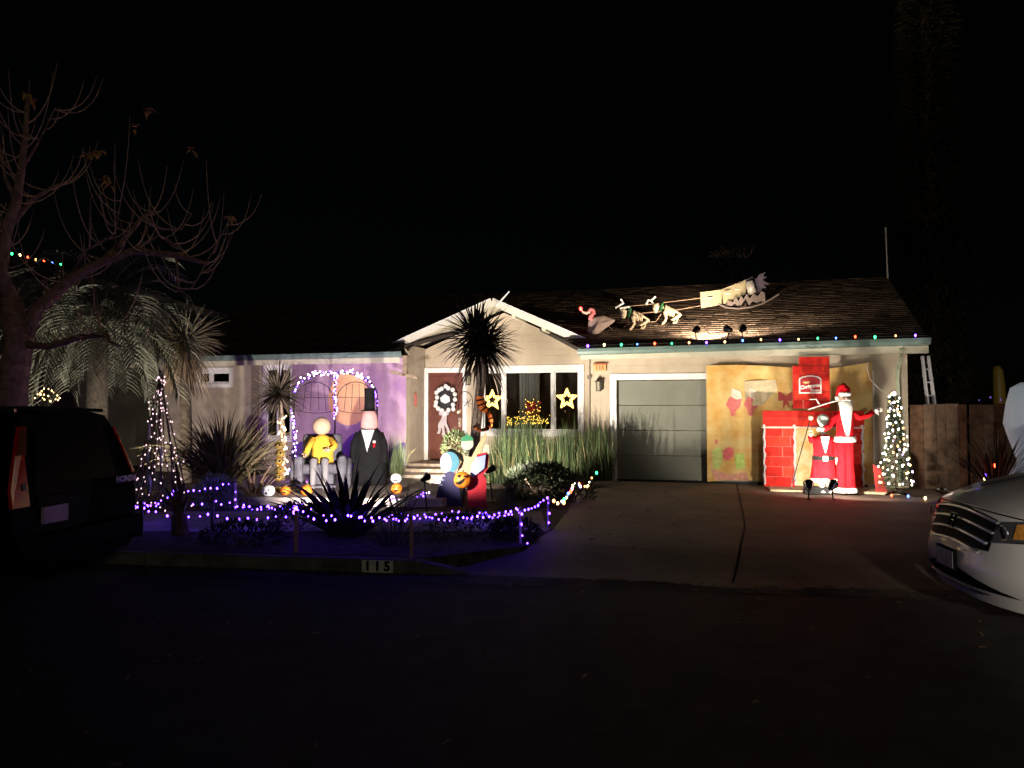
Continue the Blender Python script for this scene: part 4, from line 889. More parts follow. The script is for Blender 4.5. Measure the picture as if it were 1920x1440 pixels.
for c in (590, 667):
    MB().tube([P(c-36*math.cos(a), 752-36*math.sin(a), AD) for a in [math.pi*k/12 for k in range(13)]], .008, 5).build('leaf_arch', iron, t, True)
    for q in (-22, -8, 8, 22): MB().tube([P(c+q, 770, AD), P(c+q*.75, 720, AD)], .006, 4).build('bar', iron, t, True)
    MB().tube([P(c-38, 745, AD), P(c+38, 746, AD)], .007, 4).build('rail', iron, t, True); MB().tube(sag(P(c-38, 768, AD), P(c+38, 770, AD), 6, .06), .007, 4).build('rail', iron, t, True)
VW = ['purple_bulb', 'violet_white_bulb', 'cool_bulb']
string('violet and white bulbs over the top of the iron arch', [p+V3(0, -.03, 0) for p in arc], .05, VW, .016, .035, 'arch lights')
string('second loose strand of white bulbs along the arch top', [P(565, 705, AD-.1), P(600, 697, AD-.1), P(630, 704, AD-.1), P(664, 697, AD-.1), P(690, 712, AD-.1)], .055, ['cool_bulb', 'violet_white_bulb'], .016, .06, 'arch lights')
string('violet strand down the middle post of the iron arch', [P(629, 700, AD-.04), P(629, 783, AD-.04)], .03, ['purple_bulb', 'violet_white_bulb'], .015, .035, 'arch lights')
string('violet strand down the left post of the iron arch', [P(545, 767, AD-.5), P(553, 800, AD-.5), P(553, 868, AD-.5), P(535, 888, AD-.5)], .034, VW, .015, .035, 'arch lights')
string('short violet strand beside the black top hat', [P(700, 728, AD-.04), P(706, 742, AD-.04), P(707, 765, AD-.04)], .08, ['purple_bulb'], .015, .02, 'arch lights')
ypt = [P(530+7*math.cos(k*.9), 782+(898-782)*k/40, 13.62+.07*math.sin(k*.9)) for k in range(41)]
string('warm bulbs spiralling around the yucca trunk', ypt, .055, ['warm_bulb', 'cool_bulb', 'warm_bulb'], .015, .03)
t = thing('gold_totem', 'stack of shiny gold skull heads at the foot of the yucca', 'totem', P(524, 905, 13.35)); gold = mat('gold_paint', (.75, .5, .12), .3, .7, .2, 12)
for k in range(5):
    c = P(523+2*(k % 2), 835+15*k, 13.35); hd_ = MB().ball(c, .085, .08, .075, 12, 8).build('skull', gold, t, True, True)
    for s in (-1, 1): MB().ball(c+V3(s*.032, -.072, .008), .02, .012, .02, 8, 6).build('eye_socket', black_cloth, hd_, True)
MB().loft([(*P(524, 905, 13.35)[:2], PZ, .12, .1), (*P(524, 905, 13.35)[:2], PZ+.05, .1, .08)], 12).build('base', gold, t, True)
t = thing('hanging_chain', 'silver tinsel chain swagged from flax to arch', 'chain', P(475, 855, 13.3)); pts = sag(P(475, 853, 13.3), P(558, 845, 14.2), 30, .13)
for a_, b_ in zip(pts[::2], pts[1::2]): MB().tube([a_, b_], .014, 5).build('link', chrome, t, True)
# plain dummies on the patio
g0 = G(600, 915, PZ); t = thing('seated_dummy', 'plain seated dummy in yellow coat on a grey armchair', 'figure', g0, R(10)); yel = mat('yellow_coat', (.70, .42, .05), .9, 0, .15, 10, .7, 14, .1)
MB().loft([(.03, .1, .45, .2, .17), (.03, .08, .6, .19, .15), (.03, .06, .8, .185, .13), (.03, .05, .92, .15, .1), (.03, .04, .97, .06, .06)], 40, 1, .03, 8).tube([(-.12, 0, .9), (-.2, -.08, .75), (-.24, -.2, .62)], [.06, .055, .05], 9).tube([(.18, .02, .9), (.27, -.05, .76), (.2, -.16, .7)], [.06, .055, .05], 9).build('coat', yel, t, smooth=True)
MB().ball((.02, .03, 1.13), .165, .15, .165, 16, 12).build('head', pale, t, smooth=True)
b = MB()
for s in (-1, 1): b.tube([(s*.09, .02, .5), (s*.1, -.24, .5), (s*.11, -.25, .2), (s*.11, -.27, .05)], [.075, .07, .05, .045], 9); b.tube([(s*.11, -.24, .04), (s*.11, -.38, .03)], [.045, .04], 8)
b.build('trousers', mat('white_cotton', (.24, .235, .24), .85), t, smooth=True)
b = MB(); hand(b, (-.24, -.21, .62), (-.1, -1, -.2)); hand(b, (.19, -.17, .7), (-1, -.3, 0)); b.build('gloves', pale, t, smooth=True)
t = thing('grey_armchair', 'grey wheeled armchair under the yellow coated dummy', 'chair', g0, R(10)); gry = mat('grey_chair', (.06, .06, .075), .7, col2=(.13, .13, .16), scale=5)
MB().box(-.36, .40, -.2, .32, .26, .45).build('seat', gry, t, bevel=.06); MB().box(-.34, .38, .22, .38, .3, .98).build('backrest', gry, t, bevel=.07)
for s in (-1, 1): MB().box(.02+s*.38-.085, .02+s*.38+.085, -.26, .3, .1, .60).build('armrest', gry, t, bevel=.07)
for s in (-1, 1):
    x = .02+s*.5; MB().tube([(x, .05+.25*math.cos(a*.3307), .27+.25*math.sin(a*.3307)) for a in range(20)], .035, 8).build('wheel', gry, t, smooth=True)
MB().box(-.25, .3, -.36, -.2, .03, .08).build('footrest', gry, t, bevel=.02); MB().box(-.2, .25, -.1, .25, .03, .32).build('base', gry, t, bevel=.03)
g0 = P(692, 903, 14.3); t = thing('top_hat_dummy', 'plain pink headed dummy in black coat and tall top hat', 'figure', (g0.x, g0.y, PZ), R(4))
MB().loft([(0, 0, .0, .34, .2), (0, 0, .3, .31, .19), (0, 0, .7, .29, .17), (0, 0, .95, .25, .15), (0, 0, 1.05, .18, .11), (0, 0, 1.08, .1, .08)], 44, 1, .035, 9).tube([(-.2, 0, .98), (-.29, -.03, .75), (-.3, -.08, .5), (-.28, -.1, .42)], [.07, .07, .06, .055], 9).tube([(.2, 0, .98), (.29, -.03, .75), (.3, -.08, .5), (.28, -.1, .42)], [.07, .07, .06, .055], 9).build('coat', black_cloth, t, smooth=True)
MB().prism([(-.13, 1.05), (.11, 1.05), (.03, .8), (-.02, .62), (-.06, .8)], (0, -.155, 0), (1, 0, 0), (0, 0, 1), (0, -.02, 0)).build('shirt_front', white_fur, t)
MB().loft([(0, 0, 1.05, .1, .09), (0, 0, 1.09, .16, .13), (0, 0, 1.2, .165, .13), (0, 0, 1.32, .145, .12), (0, 0, 1.42, .11, .1)], 16).build('head', mat('pink_linen', (.72, .38, .36), .8, 0, .08, 8), t, smooth=True)
MB().loft([(0, 0, 1.4, .16, .15), (0, 0, 1.42, .16, .15), (0, 0, 1.425, .105, .1), (0, 0, 1.6, .095, .09), (0, 0, 1.76, .1, .095), (0, 0, 1.84, .105, .1)], 18).build('top_hat', black_cloth, t)
MB().ball((.11, -.17, .82), .03, .015, .03, 8, 6).build('rosette', white_fur, t); MB().prism([(-.02, -.08), (.02, -.08), (.015, 0), (-.015, 0)], (.11, -.172, .8), (1, 0, 0), (0, 0, 1), (0, -.008, 0)).build('rosette_ribbon', red_cloth, t)
# three plain painted plywood cutouts in the bed
dd = 12.2
t = thing('yard_cutout', 'plain dark blue plywood cutout with round teal top by the path', 'cutout', P(845, 948, dd), 0, 'plywood cutouts'); navy = mat('navy_paint', (.012, .008, .07), .6, 0, .2, 8)
cut([(812, 955), (822, 915), (830, 892), (840, 884), (852, 886), (860, 905), (866, 955)], dd, navy, 'body', t); cut(oval(843, 867, 18, 20), dd+.03, mat('teal_paint', (.05, .22, .30), .6, 0, .1, 8), 'round_top', t); cut(oval(836, 868, 11, 19), dd+.02, mat('lavender_paint', (.36, .34, .55), .6), 'side_panel', t, .008)
for k, (u, v) in enumerate(((831, 892), (828, 900), (825, 909))): cut(oval(u, v, 5, 1.8, 10), dd-.004, MATS['lavender_paint'], 'stripe', t, .004)
MB().box(P(843, 0, dd).x-.02, P(843, 0, dd).x+.02, dd+.025, dd+.05, YZ-.05, .75).build('stake', plank, t, True)
dd = 12.4; t = thing('yard_cutout', 'plain cream plywood cutout with raised arms and green cap', 'cutout', P(880, 945, dd), 0, 'plywood cutouts'); crm = mat('cream_paint', (.78, .62, .32), .6, 0, .06, 8)
cut([(858, 905), (860, 875), (866, 865), (838, 843), (841, 837), (872, 855), (884, 857), (897, 832), (909, 812), (913, 815), (903, 842), (896, 862), (888, 880), (880, 905)], dd, crm, 'body', t)
cut(oval(876, 832, 11.5, 11.5), dd-.025, mat('pale_cream_paint', (.76, .68, .5), .6), 'round_head', t); cut([(864, 828), (867, 819), (875, 816), (876, 810), (879, 816), (886, 820), (888, 826)], dd-.05, mat('green_paint', (.05, .32, .14), .6), 'cap', t)
MB().box(P(872, 0, dd).x-.02, P(872, 0, dd).x+.02, dd+.025, dd+.05, YZ-.05, .95).build('stake', plank, t, True)
dd = 12.05; t = thing('yard_cutout', 'plain red plywood cutout with lavender panel top beside the dark bush', 'cutout', P(893, 955, dd), 0, 'plywood cutouts'); redp = mat('red_paint', (.5, .015, .03), .6, 0, .15, 8)
cut([(875, 957), (877, 925), (874, 905), (884, 892), (905, 888), (912, 900), (911, 925), (914, 957)], dd, redp, 'body', t); cut([(894, 852), (912, 848), (917, 855), (914, 880), (905, 892), (890, 893)], dd+.025, redp, 'hood', t)
cut([(893, 857), (911, 853), (908, 878), (886, 896), (883, 890), (884, 872)], dd-.022, mat('blue_lavender_paint', (.36, .42, .78), .6, 0, .06, 8), 'face_panel', t); cut([(907, 836), (912, 832), (917, 836), (918, 850), (914, 856), (906, 852)], dd+.03, mat('pale_cream_paint', (.76, .68, .5)), 'top_panel', t)
MB().box(P(893, 0, dd).x-.02, P(893, 0, dd).x+.02, dd+.05, dd+.075, YZ-.05, .75).build('stake', plank, t, True)
c = P(867, 900, 11.95); t = thing('pumpkin', 'big orange jack-o-lantern held up between the plywood cutouts', 'pumpkin', V3(c.x, c.y, c.z-.14), 0, 'jack-o-lanterns on the patio')
MB().ball(c, .145, .1, .135, 32, 10, .07, 8).build('shell', om, t, True, True); cut([(856, 893), (862, 889), (861, 896)], 11.842, black_cloth, 'eye', t, .01); cut([(868, 893), (874, 890), (873, 896)], 11.842, black_cloth, 'eye', t, .01); cut([(853, 904), (860, 903), (866, 899), (872, 896), (868, 904), (862, 908), (857, 909)], 11.842, black_cloth, 'mouth', t, .01)
MB().tube([V3(c.x, c.y+.02, YZ), c], .015, 6).build('stake', black_metal, t, True); MB().tube([P(867, 887, 11.95), P(869, 881, 11.95)], [.02, .012], 6).build('stem', MATS['pumpkin_stem'], t, True)
t = thing('striped_snake', 'orange and black striped toy snake coiled on the palm trunk', 'snake', P(905, 790, 13.1)); pth = [(899, 741), (901, 752), (904, 762), (910, 769), (917, 776), (921, 786), (920, 797), (913, 804), (903, 807), (893, 804), (887, 798)]
pts = along([P(u, v, 13.15+(.1 if k in (4, 5, 6) else 0)) for k, (u, v) in enumerate(pth)], .028); ors = mat('orange_plush', (.72, .16, .02), .9, 0, .1, 20)
for i in range(len(pts)-1):
    f = i/len(pts); r = .075 if f < .25 else .05-.025*f; MB().tube([pts[i], pts[i+1]+(pts[i+1]-pts[i])*.1], r, 8).build('band', black_cloth if i % 3 == 2 else ors, t, True, True)
cq = P(860, 800, 13.0); t = thing('crook_hook', 'thin black crook with hanging bulb left of the palm trunk', 'hook', V3(cq.x+.0, 13.0, YZ)); MB().tube([V3(P(883, 800, 13).x, 13, YZ), P(883, 830, 13)]+[P(872+14*math.cos(a), 752-18*math.sin(a), 13) for a in [math.pi*k/10 for k in range(11)]][:9]+[P(883-22, 745, 13), P(883-1-23, 771, 13)], .007, 5).build('hook', black_metal, t, True); bulb('warm_bulb', .014, t, P(883-24, 773, 13))
t = thing('snowflake', 'grey hanging snowflake beside the window frame', 'ornament', P(877, 755, 17.0))
for k in range(3): a = k*math.pi/3+.26; MB().tube([P(877-9*math.cos(a), 755-9*math.sin(a), 17), P(877+9*math.cos(a), 755+9*math.sin(a), 17)], .012, 4).build('arm', chrome, t, True)
t = thing('white_tube', 'white tube leaning on the gable tip above the palm', 'tube', P(932, 570, 16.7)); MB().tube([P(930, 574, 16.6), P(955, 546, 16.6)], .018, 8).build('tube', mat('bright_white', (.85, .85, .85), .4), t, True)
# cone of lights
c = P(300, 930, 11.5); ap = P(302, 700, 11.5); t = thing('cone_light_tree', 'cone of bare sticks and white lights left of the flax', 'light tree', (c.x, c.y, YZ)); stick = mat('bare_stick', (.12, .085, .07), .85, 0, .3, 20); rn = random.Random(31); strands = []
for k in range(13):
    a = k*2*math.pi/13+rn.uniform(-.2, .2); e = V3(c.x+.42*math.cos(a), c.y+.42*math.sin(a), YZ); e = e+V3(rn.uniform(-.12, .12), rn.uniform(-.1, .1), 0); m_ = ap.lerp(e, rn.uniform(.4, .65))+V3(rn.uniform(-.1, .1), rn.uniform(-.06, .06), rn.uniform(-.05, .05)); MB().tube([ap+V3(rn.uniform(-.04, .04), 0, rn.uniform(-.1, .1)), m_, e], [.006, .009, .012], 5).build('stick', stick, t, True); strands.append([ap, m_, e])
for k in range(5): a = rn.uniform(3.3, 6); p = ap.lerp(V3(c.x+.42*math.cos(a), c.y+.42*math.sin(a), YZ), rn.uniform(.3, .8)); MB().tube([p+V3(0, -.02, .0), p+V3(.01, -.02, -.12), p+V3(0, -.02, -.25)], [.012, .022, .012], 6).build('cotton_pod', white_fur, t, True)
st = thing('string_lights', 'pinkish white bulbs hung down the cone of sticks', 'string lights', ap)
for s in strands[::1]:
    MB().tube(s, .003, 3).build('cable', wire_dark, st, True)
    for q in along(s, .13+.12*rn.random(), .06): bulb(rn.choice(('pink_white_bulb', 'pink_white_bulb', 'pink_white_bulb')), .0105, st, q)
# stakes and violet rope lights along the beds
stk = [mat('tan_stake', (.42, .27, .15), .8, 0, .2, 15), mat('pale_stake', (.55, .42, .36), .8, 0, .2, 15), mat('dark_stake', (.07, .05, .04), .8)]
def post(label, u, vb, vt, m, w=.035):
    g_ = G(u, vb); t = thing('wooden_stake', label, 'stake', g_, 0, 'stakes for the rope lights'); h = P(u, vt, g_.y).z-YZ
    MB().box(-w/2, w/2, -w/2, w/2, -.05, h).build('shaft', m, t, bevel=.004); MB().box(-w/2-.002, w/2+.002, -w/2-.002, w/2+.002, h-.03, h-.01).build('tie', black_metal, t)
    return P(u, vt+2, g_.y)
A = post('dark stake nearest the black car', 265, 1005, 940, stk[2]); B = post('dark stake in the left bed right of the pruned shrub', 398, 997, 938, stk[2]); C_ = post('pale stake behind the pruned shrub', 332, 968, 918, stk[1]); Dd = post('pinkish stake at the left patio corner', 441, 955, 901, stk[1])
E = post('tan stake left of the dark flax at the kerb', 555, 1036, 957, stk[0]); F_ = post('tan stake right of the dark flax at the kerb', 771, 1045, 967, stk[0]); G_ = post('stake with violet bulbs at the left drive edge', 976, 1018, 951, stk[1], .03); H_ = post('stake with violet bulbs where coloured bulbs begin', 1028, 993, 931, stk[1], .03); I_ = post('short stake near the garage corner', 1117, 908, 884, stk[1], .025); J_ = post('short stake among the coloured bulbs by the drive', 1080, 930, 898, stk[1], .025)
K_ = P(803, 925, 12.3); L_ = post('thin dark stake left of the path below the steps', 731, 955, 928, stk[2], .025)
PB = ['purple_bulb']; grp = 'violet rope lights'
def mid(a, b, n, k, *more): return sag(a, b, n, k)
string('violet lights from the black car to the pale stake', sag(P(250, 948, 9.6), C_, 8, .08), .075, PB, .0115, .03, grp); string('violet lights from pale stake up to the pinkish stake', sag(C_, Dd, 8, .05), .1, PB, .0115, .02, grp)
string('violet lights from the dark car stake to the second dark stake', sag(A, B, 8, .03)+[], .11, PB, .0115, .02, grp); string('violet lights sagging low before the pruned shrub', sag(P(265, 958, A.y), P(398, 965, B.y), 8, .03)+sag(P(398, 965, B.y), P(552, 963, 9.8), 8, .07)[1:], .12, PB, .0115, .02, grp)
string('violet lights from second dark stake to the tall kerb stake', sag(B, P(555, 950, 10.3), 10, .05)+[E], .09, PB, .0115, .03, grp); string('violet lights running down the pinkish stake', [Dd, P(441, 950, Dd.y-.03)], .11, PB, .0115, .01, grp)
string('violet lights between the two tan kerb stakes', sag(E, P(655, 965, 8.9), 6, .06)+sag(P(655, 965, 8.9), F_, 6, .05)[1:], .085, PB, .0105, .03, grp); string('violet lights across the path front from kerb stake to drive', sag(F_, G_, 12, .07), .075, PB, .0105, .02, grp)
string('upper violet lights across the bed under the cutouts', sag(P(720, 965, 10.5), P(860, 962, 10.6), 8, .03)+sag(P(860, 962, 10.6), P(985, 956, 9.6), 6, .05)[1:], .075, PB, .011, .04, grp); string('violet lights along the patio edge behind the walkway', sag(P(446, 948, 11.7), P(560, 948, 11.7), 6, .03)+sag(P(560, 948, 11.7), P(660, 950, 11.6), 6, .03)[1:], .075, PB, .011, .04, grp)
string('violet lights down the drive edge stake onto the ground', [G_, P(980, 985, G_.y-.03), P(979, 1016, G_.y-.05), P(1003, 1019, G_.y-.1)], .13, PB, .011, .01, grp); string('violet lights between the two drive edge stakes', sag(P(980, 958, G_.y), H_, 6, .02)+[P(1030, 960, H_.y-.03), P(1030, 990, H_.y-.03)], .13, PB, .011, .01, grp)
string('violet net lights lying on the path below the steps', [L_, P(745, 935, 12.6), P(760, 932, 12.6), P(780, 938, 12.5), P(790, 928, 12.6), K_, P(760, 940, 12.3), P(740, 938, 12.3), P(780, 942, 12.2)], .07, ['violet_white_bulb', 'purple_bulb'], .012, .03, grp)
string('coloured bulbs from the drive edge stake to the garage corner', [H_, P(1042, 948, 10.0), P(1062, 938, 11), J_, P(1092, 915, 12.2), P(1105, 908, 12.8), P(1117, 886, 13.5), P(1110, 884, 13.6)], .29, ['orange_bulb', 'warm_bulb', 'cool_bulb', 'orange_bulb', 'green_bulb', 'warm_bulb', 'blue_bulb', 'red_bulb', 'violet_white_bulb'], .019, .03)
gut = [H(*hp(1088, 652, -.74)), H(*hp(1100, 648, -.74)), H(*hp(1330, 641, -.74)), H(*hp(1540, 634, -.74)), H(*hp(1742, 629, -.74))]
string('coloured bulbs clipped along the garage gutter', gut, .34, ['purple_bulb', 'warm_bulb', 'green_bulb', 'blue_bulb', 'red_bulb', 'green_bulb', 'orange_bulb', 'purple_bulb', 'warm_bulb', 'blue_bulb', 'orange_bulb'], .021, .012)
string('coloured bulbs lying along the fence foot towards the minivan', [P(1655, 930, 13.1), P(1697, 930, 12.9), P(1728, 934, 12.7), P(1755, 938, 12.5), P(1787, 944, 12.2), P(1835, 925, 11.5), P(1850, 888, 10.4), P(1870, 868, 10.3), P(1892, 902, 10.2)], .27, ['red_bulb', 'blue_bulb', 'warm_bulb', 'purple_bulb', 'red_bulb', 'orange_bulb', 'blue_bulb', 'warm_bulb'], .02, .01)
# ------------------------------------------------------------------ on the roof: flamingo, two skeleton dogs with antlers, coffin sleigh
def RP(u, v):
    r = ray(u, v); t = (EZ+.6*sl_-P0.dot(EY)*sl_-CAMZ)/(r.z-r.dot(EY)*sl_); return V3(0, 0, CAMZ)+r*t
bone = mat('bone_plastic', (.66, .54, .38), .5, 0, .1, 15); gpl = mat('garland_tinsel', (.02, .16, .05), .5, 0, .4, 40, 1, 80)
def dog(label, ou, ov, pts_, foot):
    b0_ = RP(*foot); d = b0_.y-.02; t = thing('skeleton_dog', label, 'skeleton dog', b0_, 0, 'roof sleigh team')
    q = lambda u, v, o=0: P(u+ou, v+ov, d+o)
    MB().tube([q(1169.5, 581), q(1169, 588), q(1168.8, 597)], [.08, .078, .04], 9).build('skull', bone, t, True, True); 
    for s in (-.04, .04): MB().ball(q(1167, 587)+V3(s, -.05, 0), .014, n=6, m=4).build('eye_socket', black_cloth, t, True)
    MB().tube([q(1172, 583), q(1180, 585), q(1187, 588)], [.03, .026, .03], 7).build('neck', bone, t, True)
    for k in range(6):
        f = k/5; c = q(1187+16*f, 591+6*f); MB().tube([c+V3(.015*math.sin(a), .07*math.cos(a)*(1-.25*f), .095*math.sin(a)*(1-.2*f)) for a in [k2*math.pi/5 for k2 in range(11)]], .02, 5).build('rib', bone, t, True)
    MB().tube([q(1185, 586), q(1200, 590), q(1213, 598), q(1217, 602)], [.025, .025, .028, .03], 7).build('spine', bone, t, True)
    for s in (-.06, .06):
        MB().tube([q(1186, 594, s), q(1189, 607, s), q(1186, 613, s), q(1181, 618, s)], [.042, .03, .028, .03], 6).build('front_leg', bone, t, True); MB().tube([q(1215, 601, s), q(1200, 611, s), q(1212, 606, s+.01), q(1207, 615, s), q(1201, 616, s)], [.042, .034, .028, .028, .022], 6).build('hind_leg', bone, t, True)
    for an in pts_: MB().tube([P(u, v, d) for u, v in an], .026, 6).build('antler', mat('white_stick', (.78, .76, .72), .6), t, True)
    MB().tube([q(1180, 585)+V3(.02*math.sin(a), .075*math.cos(a), .085*math.sin(a)) for a in [k2*math.pi/6 for k2 in range(13)]], .026, 6).build('collar', gpl, t, True)
dog('front skeleton dog with stick antlers behind the flamingo', 0, 0, [[(1154, 577), (1169, 568), (1164, 561)], [(1162, 578.5), (1181, 575)]], (1195, 618)); dog('rear skeleton dog with stick antlers nearest the sleigh', 60, -10, [[(1228, 574), (1221, 564), (1229, 556)], [(1221, 564), (1215, 563), (1211, 571)]], (1255, 608))
f0 = RP(1112, 628); d = f0.y-.03; t = thing('roof_flamingo', 'pink flamingo with red nose light wrapped in a grey sheet', 'flamingo', f0, 0, 'roof sleigh team'); fp = mat('flamingo_pink', (.62, .17, .18), .6)
MB().tube([P(1107, 600, d), P(1108, 593, d), P(1114, 587, d), P(1112.5, 581, d), P(1108, 580, d), P(1105, 584, d)], [.05, .045, .04, .042, .045, .04], 8).build('neck', fp, t, True, True); MB().tube([P(1106, 584, d), P(1099, 587, d), P(1093, 585, d), P(1090, 580, d)], [.04, .032, .025, .012], 8).build('beak', mat('beak_pink', (.75, .45, .38), .6), t, True, True)
sh = [(1106, 595), (1132, 589.5), (1138, 595), (1161, 600), (1140, 611), (1122, 628), (1112, 628), (1100, 629), (1103, 602)]; c = P(1122, 606, d-.12); n = len(sh)
vs = [c]+[P(u, v, d+(.1 if k < 4 else -.02)).lerp(c, .45)+V3(0, -.05*math.sin(k*2.2), 0) for k, (u, v) in enumerate(sh)]+[P(u, v, d+.06*math.sin(k*1.9)) for k, (u, v) in enumerate(sh)]+[P(u, v, d+.16) for u, v in sh]
MB().add(vs, [(0, 1+(k+1) % n, 1+k) for k in range(n)]+[(1+k+j*n, 1+(k+1) % n+j*n, 1+(k+1) % n+(j+1)*n, 1+k+(j+1)*n) for j in (0, 1) for k in range(n)]).build('sheet', mat('grey_pink_sheet', (.42, .32, .29), .9), t, True, True, sub=2)
bulb('red_nose', .034, t, P(1089, 579, d)); 
for k, (pp, lab) in enumerate((([(1140, 610), (1150, 621), (1163, 621), (1176, 608), (1182, 592)], 'tan cord looping from the flamingo sheet to the front dog'), ([(1217, 604), (1230, 603), (1240, 588)], 'tan cord between the two skeleton dogs'), ([(1160, 576), (1215, 571), (1313, 559)], 'upper tow line from the dogs to the sleigh'), ([(1195, 588), (1265, 582), (1314, 573)], 'lower tow line from the dogs to the sleigh'))):
    dd_ = RP(1200, 612).y-.08; t = thing('tow_line', lab, 'cord', P(*pp[0], dd_), 0, 'tow lines'); MB().tube([P(u, v, dd_) for u, v in pp], .009, 5).build('cord', mat('tan_cord', (.35, .24, .17), .8), t, True)
s0_ = RP(1385, 583); d = s0_.y-.05; t = thing('roof_sleigh', 'grey coffin sleigh with jagged trim on the garage roof', 'sleigh', s0_, 0, 'roof sleigh team'); cb = mat('sleigh_board', (.52, .47, .31), .7, 0, .08, 8); gm_ = mat('sleigh_grey', (.19, .155, .15), .75, 0, .15, 8); pu = mat('sleigh_purple', (.12, .10, .15), .8, 0, .2, 8)
def quad(px, dep, name, m, th=.03):
    pts = [P(u, v, q) for (u, v), q in zip(px, dep)]; b_ = [p+V3(0, th, 0) for p in pts]; k = len(pts); MB().add(pts+b_, [tuple(range(k)), tuple(range(2*k-1, k-1, -1))]+[(i, i+k, (i+1) % k+k, (i+1) % k) for i in range(k)]).build(name, m, t, True)
quad([(1313, 548), (1353, 543), (1353, 571), (1315, 578)], [d-.3, d-.05, d-.05, d-.3], 'front_panel', cb); quad([(1353, 543), (1398, 524.5), (1398, 552), (1357, 570)], [d-.05, d+.25, d+.25, d-.05], 'side_panel', cb)
for (u, v) in ((1333, 558.5), (1366, 551), (1384, 543)): MB().tube([P(u-5, v+.4, d-.27), P(u+3, v-.3, d-.22)], .02, 6).build('handle', mat('handle_pale', (.8, .76, .66), .4), t, True)
MB().tube([P(1405, 528, d+.05), P(1411, 551, d+.05)], .1, 10).build('barrel', mat('silver_wrap', (.5, .48, .47), .45, .2, .2, 10), t, True, True)
ja = [(1362, 571), (1366, 563), (1375, 567), (1379, 556), (1386, 566), (1389, 553), (1394, 562), (1400, 551), (1406, 560), (1413, 549), (1420, 556), (1428, 546), (1434, 549), (1435, 566), (1427, 564), (1420, 568), (1412, 565), (1405, 572), (1398, 560), (1391, 571), (1384, 573), (1378, 569), (1372, 574)]
cut(ja, d-.12, gm_, 'jagged_trim', t, .03)
cut([(1399, 524), (1410, 519), (1418, 523), (1424, 514), (1436, 510.5), (1431, 518), (1438, 519), (1430, 525), (1443, 533), (1432, 533), (1438, 540), (1428, 541), (1432, 550), (1414, 552), (1404, 535)], d+.15, pu, 'spiked_back', t, .1)
for o in (-.12, .3): MB().tube([P(u, v, d+o) for u, v in ((1347, 570), (1362, 577), (1385, 579), (1410, 575.5), (1431, 569), (1447, 560), (1460, 552))], .022, 6).build('runner', gm_, t, True)
for (u, v) in ((1362, 576), (1398, 577), (1430, 568)): MB().tube([P(u, v, d-.12), P(u, v-8, d+.05), P(u, v, d+.3)], .018, 5).build('strut', gm_, t, True)
# ladder behind the fence, inflatables, numbers on the kerb
t = thing('aluminium_ladder', 'aluminium ladder standing behind the fence at the eave end', 'ladder', V3(P(1748, 0, 14.6).x, 14.6, YZ)); al = mat('aluminium', (.75, .75, .8), .4, .25)
for (ua, ub) in ((1729, 1741), (1740, 1756)): MB().bar(V3(P(ub, 0, 14.4).x, 14.4, YZ), P(ua, 668, 14.9), .035, .07).build('rail', al, t, True)
for k in range(9): f = .1+.1*k; a_ = V3(P(1741, 0, 14.4).x, 14.4, YZ).lerp(P(1729, 668, 14.9), f); b_ = V3(P(1756, 0, 14.4).x, 14.4, YZ).lerp(P(1740, 668, 14.9), f); MB().tube([a_, b_], .018, 6).build('rung', al, t, True)
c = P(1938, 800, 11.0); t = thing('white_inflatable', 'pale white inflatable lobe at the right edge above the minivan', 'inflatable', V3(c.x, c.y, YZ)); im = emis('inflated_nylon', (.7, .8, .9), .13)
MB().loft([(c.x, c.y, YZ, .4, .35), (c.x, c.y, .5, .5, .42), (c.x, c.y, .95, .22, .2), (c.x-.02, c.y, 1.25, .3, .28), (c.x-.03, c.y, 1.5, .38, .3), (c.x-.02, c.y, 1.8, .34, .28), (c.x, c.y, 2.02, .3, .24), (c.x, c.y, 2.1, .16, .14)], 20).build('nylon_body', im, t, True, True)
c = V3(P(1858, 0, 17.5).x, 17.5, YZ); t = thing('yellow_inflatable', 'dim yellow inflatable column far behind the fence', 'inflatable', c)
MB().loft([(c.x, c.y, YZ, .14, .14), (c.x, c.y, 1.6, .13, .13), (c.x-.01, c.y, 2.3, .12, .12), (c.x-.03, c.y, 2.62, .1, .1), (c.x-.05, c.y, 2.72, .06, .06)], 12).build('nylon_body', emis('yellow_nylon', (.3, .19, .02), .035), t, True, True)
string('violet bulbs glimmering behind the fence at right', [P(1825, 752, 16.5), P(1850, 745, 16.5), P(1885, 750, 16.5)], .25, ['dim_violet'], .02, .02)
k0 = V3(-1.40, yc(-1.40), .067); n_ = V3(.139, .99, 0); ax = V3(.99, -.139, 0)
t = thing('kerb_number', 'black 115 painted on a white block on the kerb face', 'number', k0-n_*.02); MB().obox(k0-n_*.014, ax*.168, n_*.003, V3(0, 0, .064)).build('white_block', mat('kerb_white', (.85, .82, .72), .8, 0, .15, 12), t, True)
text('numerals', '1 1 5', .135, black_cloth, t, frame_mtx(k0-n_*.019, ax, (0, 0, 1)), .002, 0, .006)
t = thing('power_cable', 'white power cable drooping from the eave to the slim tree', 'cable', P(1628, 682, 13.9)); MB().tube([P(1628, 680, 13.9), P(1626, 690, 13.9), P(1632, 712, 13.9), P(1650, 730, 13.7), P(1675, 742, 13.4), P(1690, 747, 13.3)], .008, 5).build('cord', wire_pale, t, True)
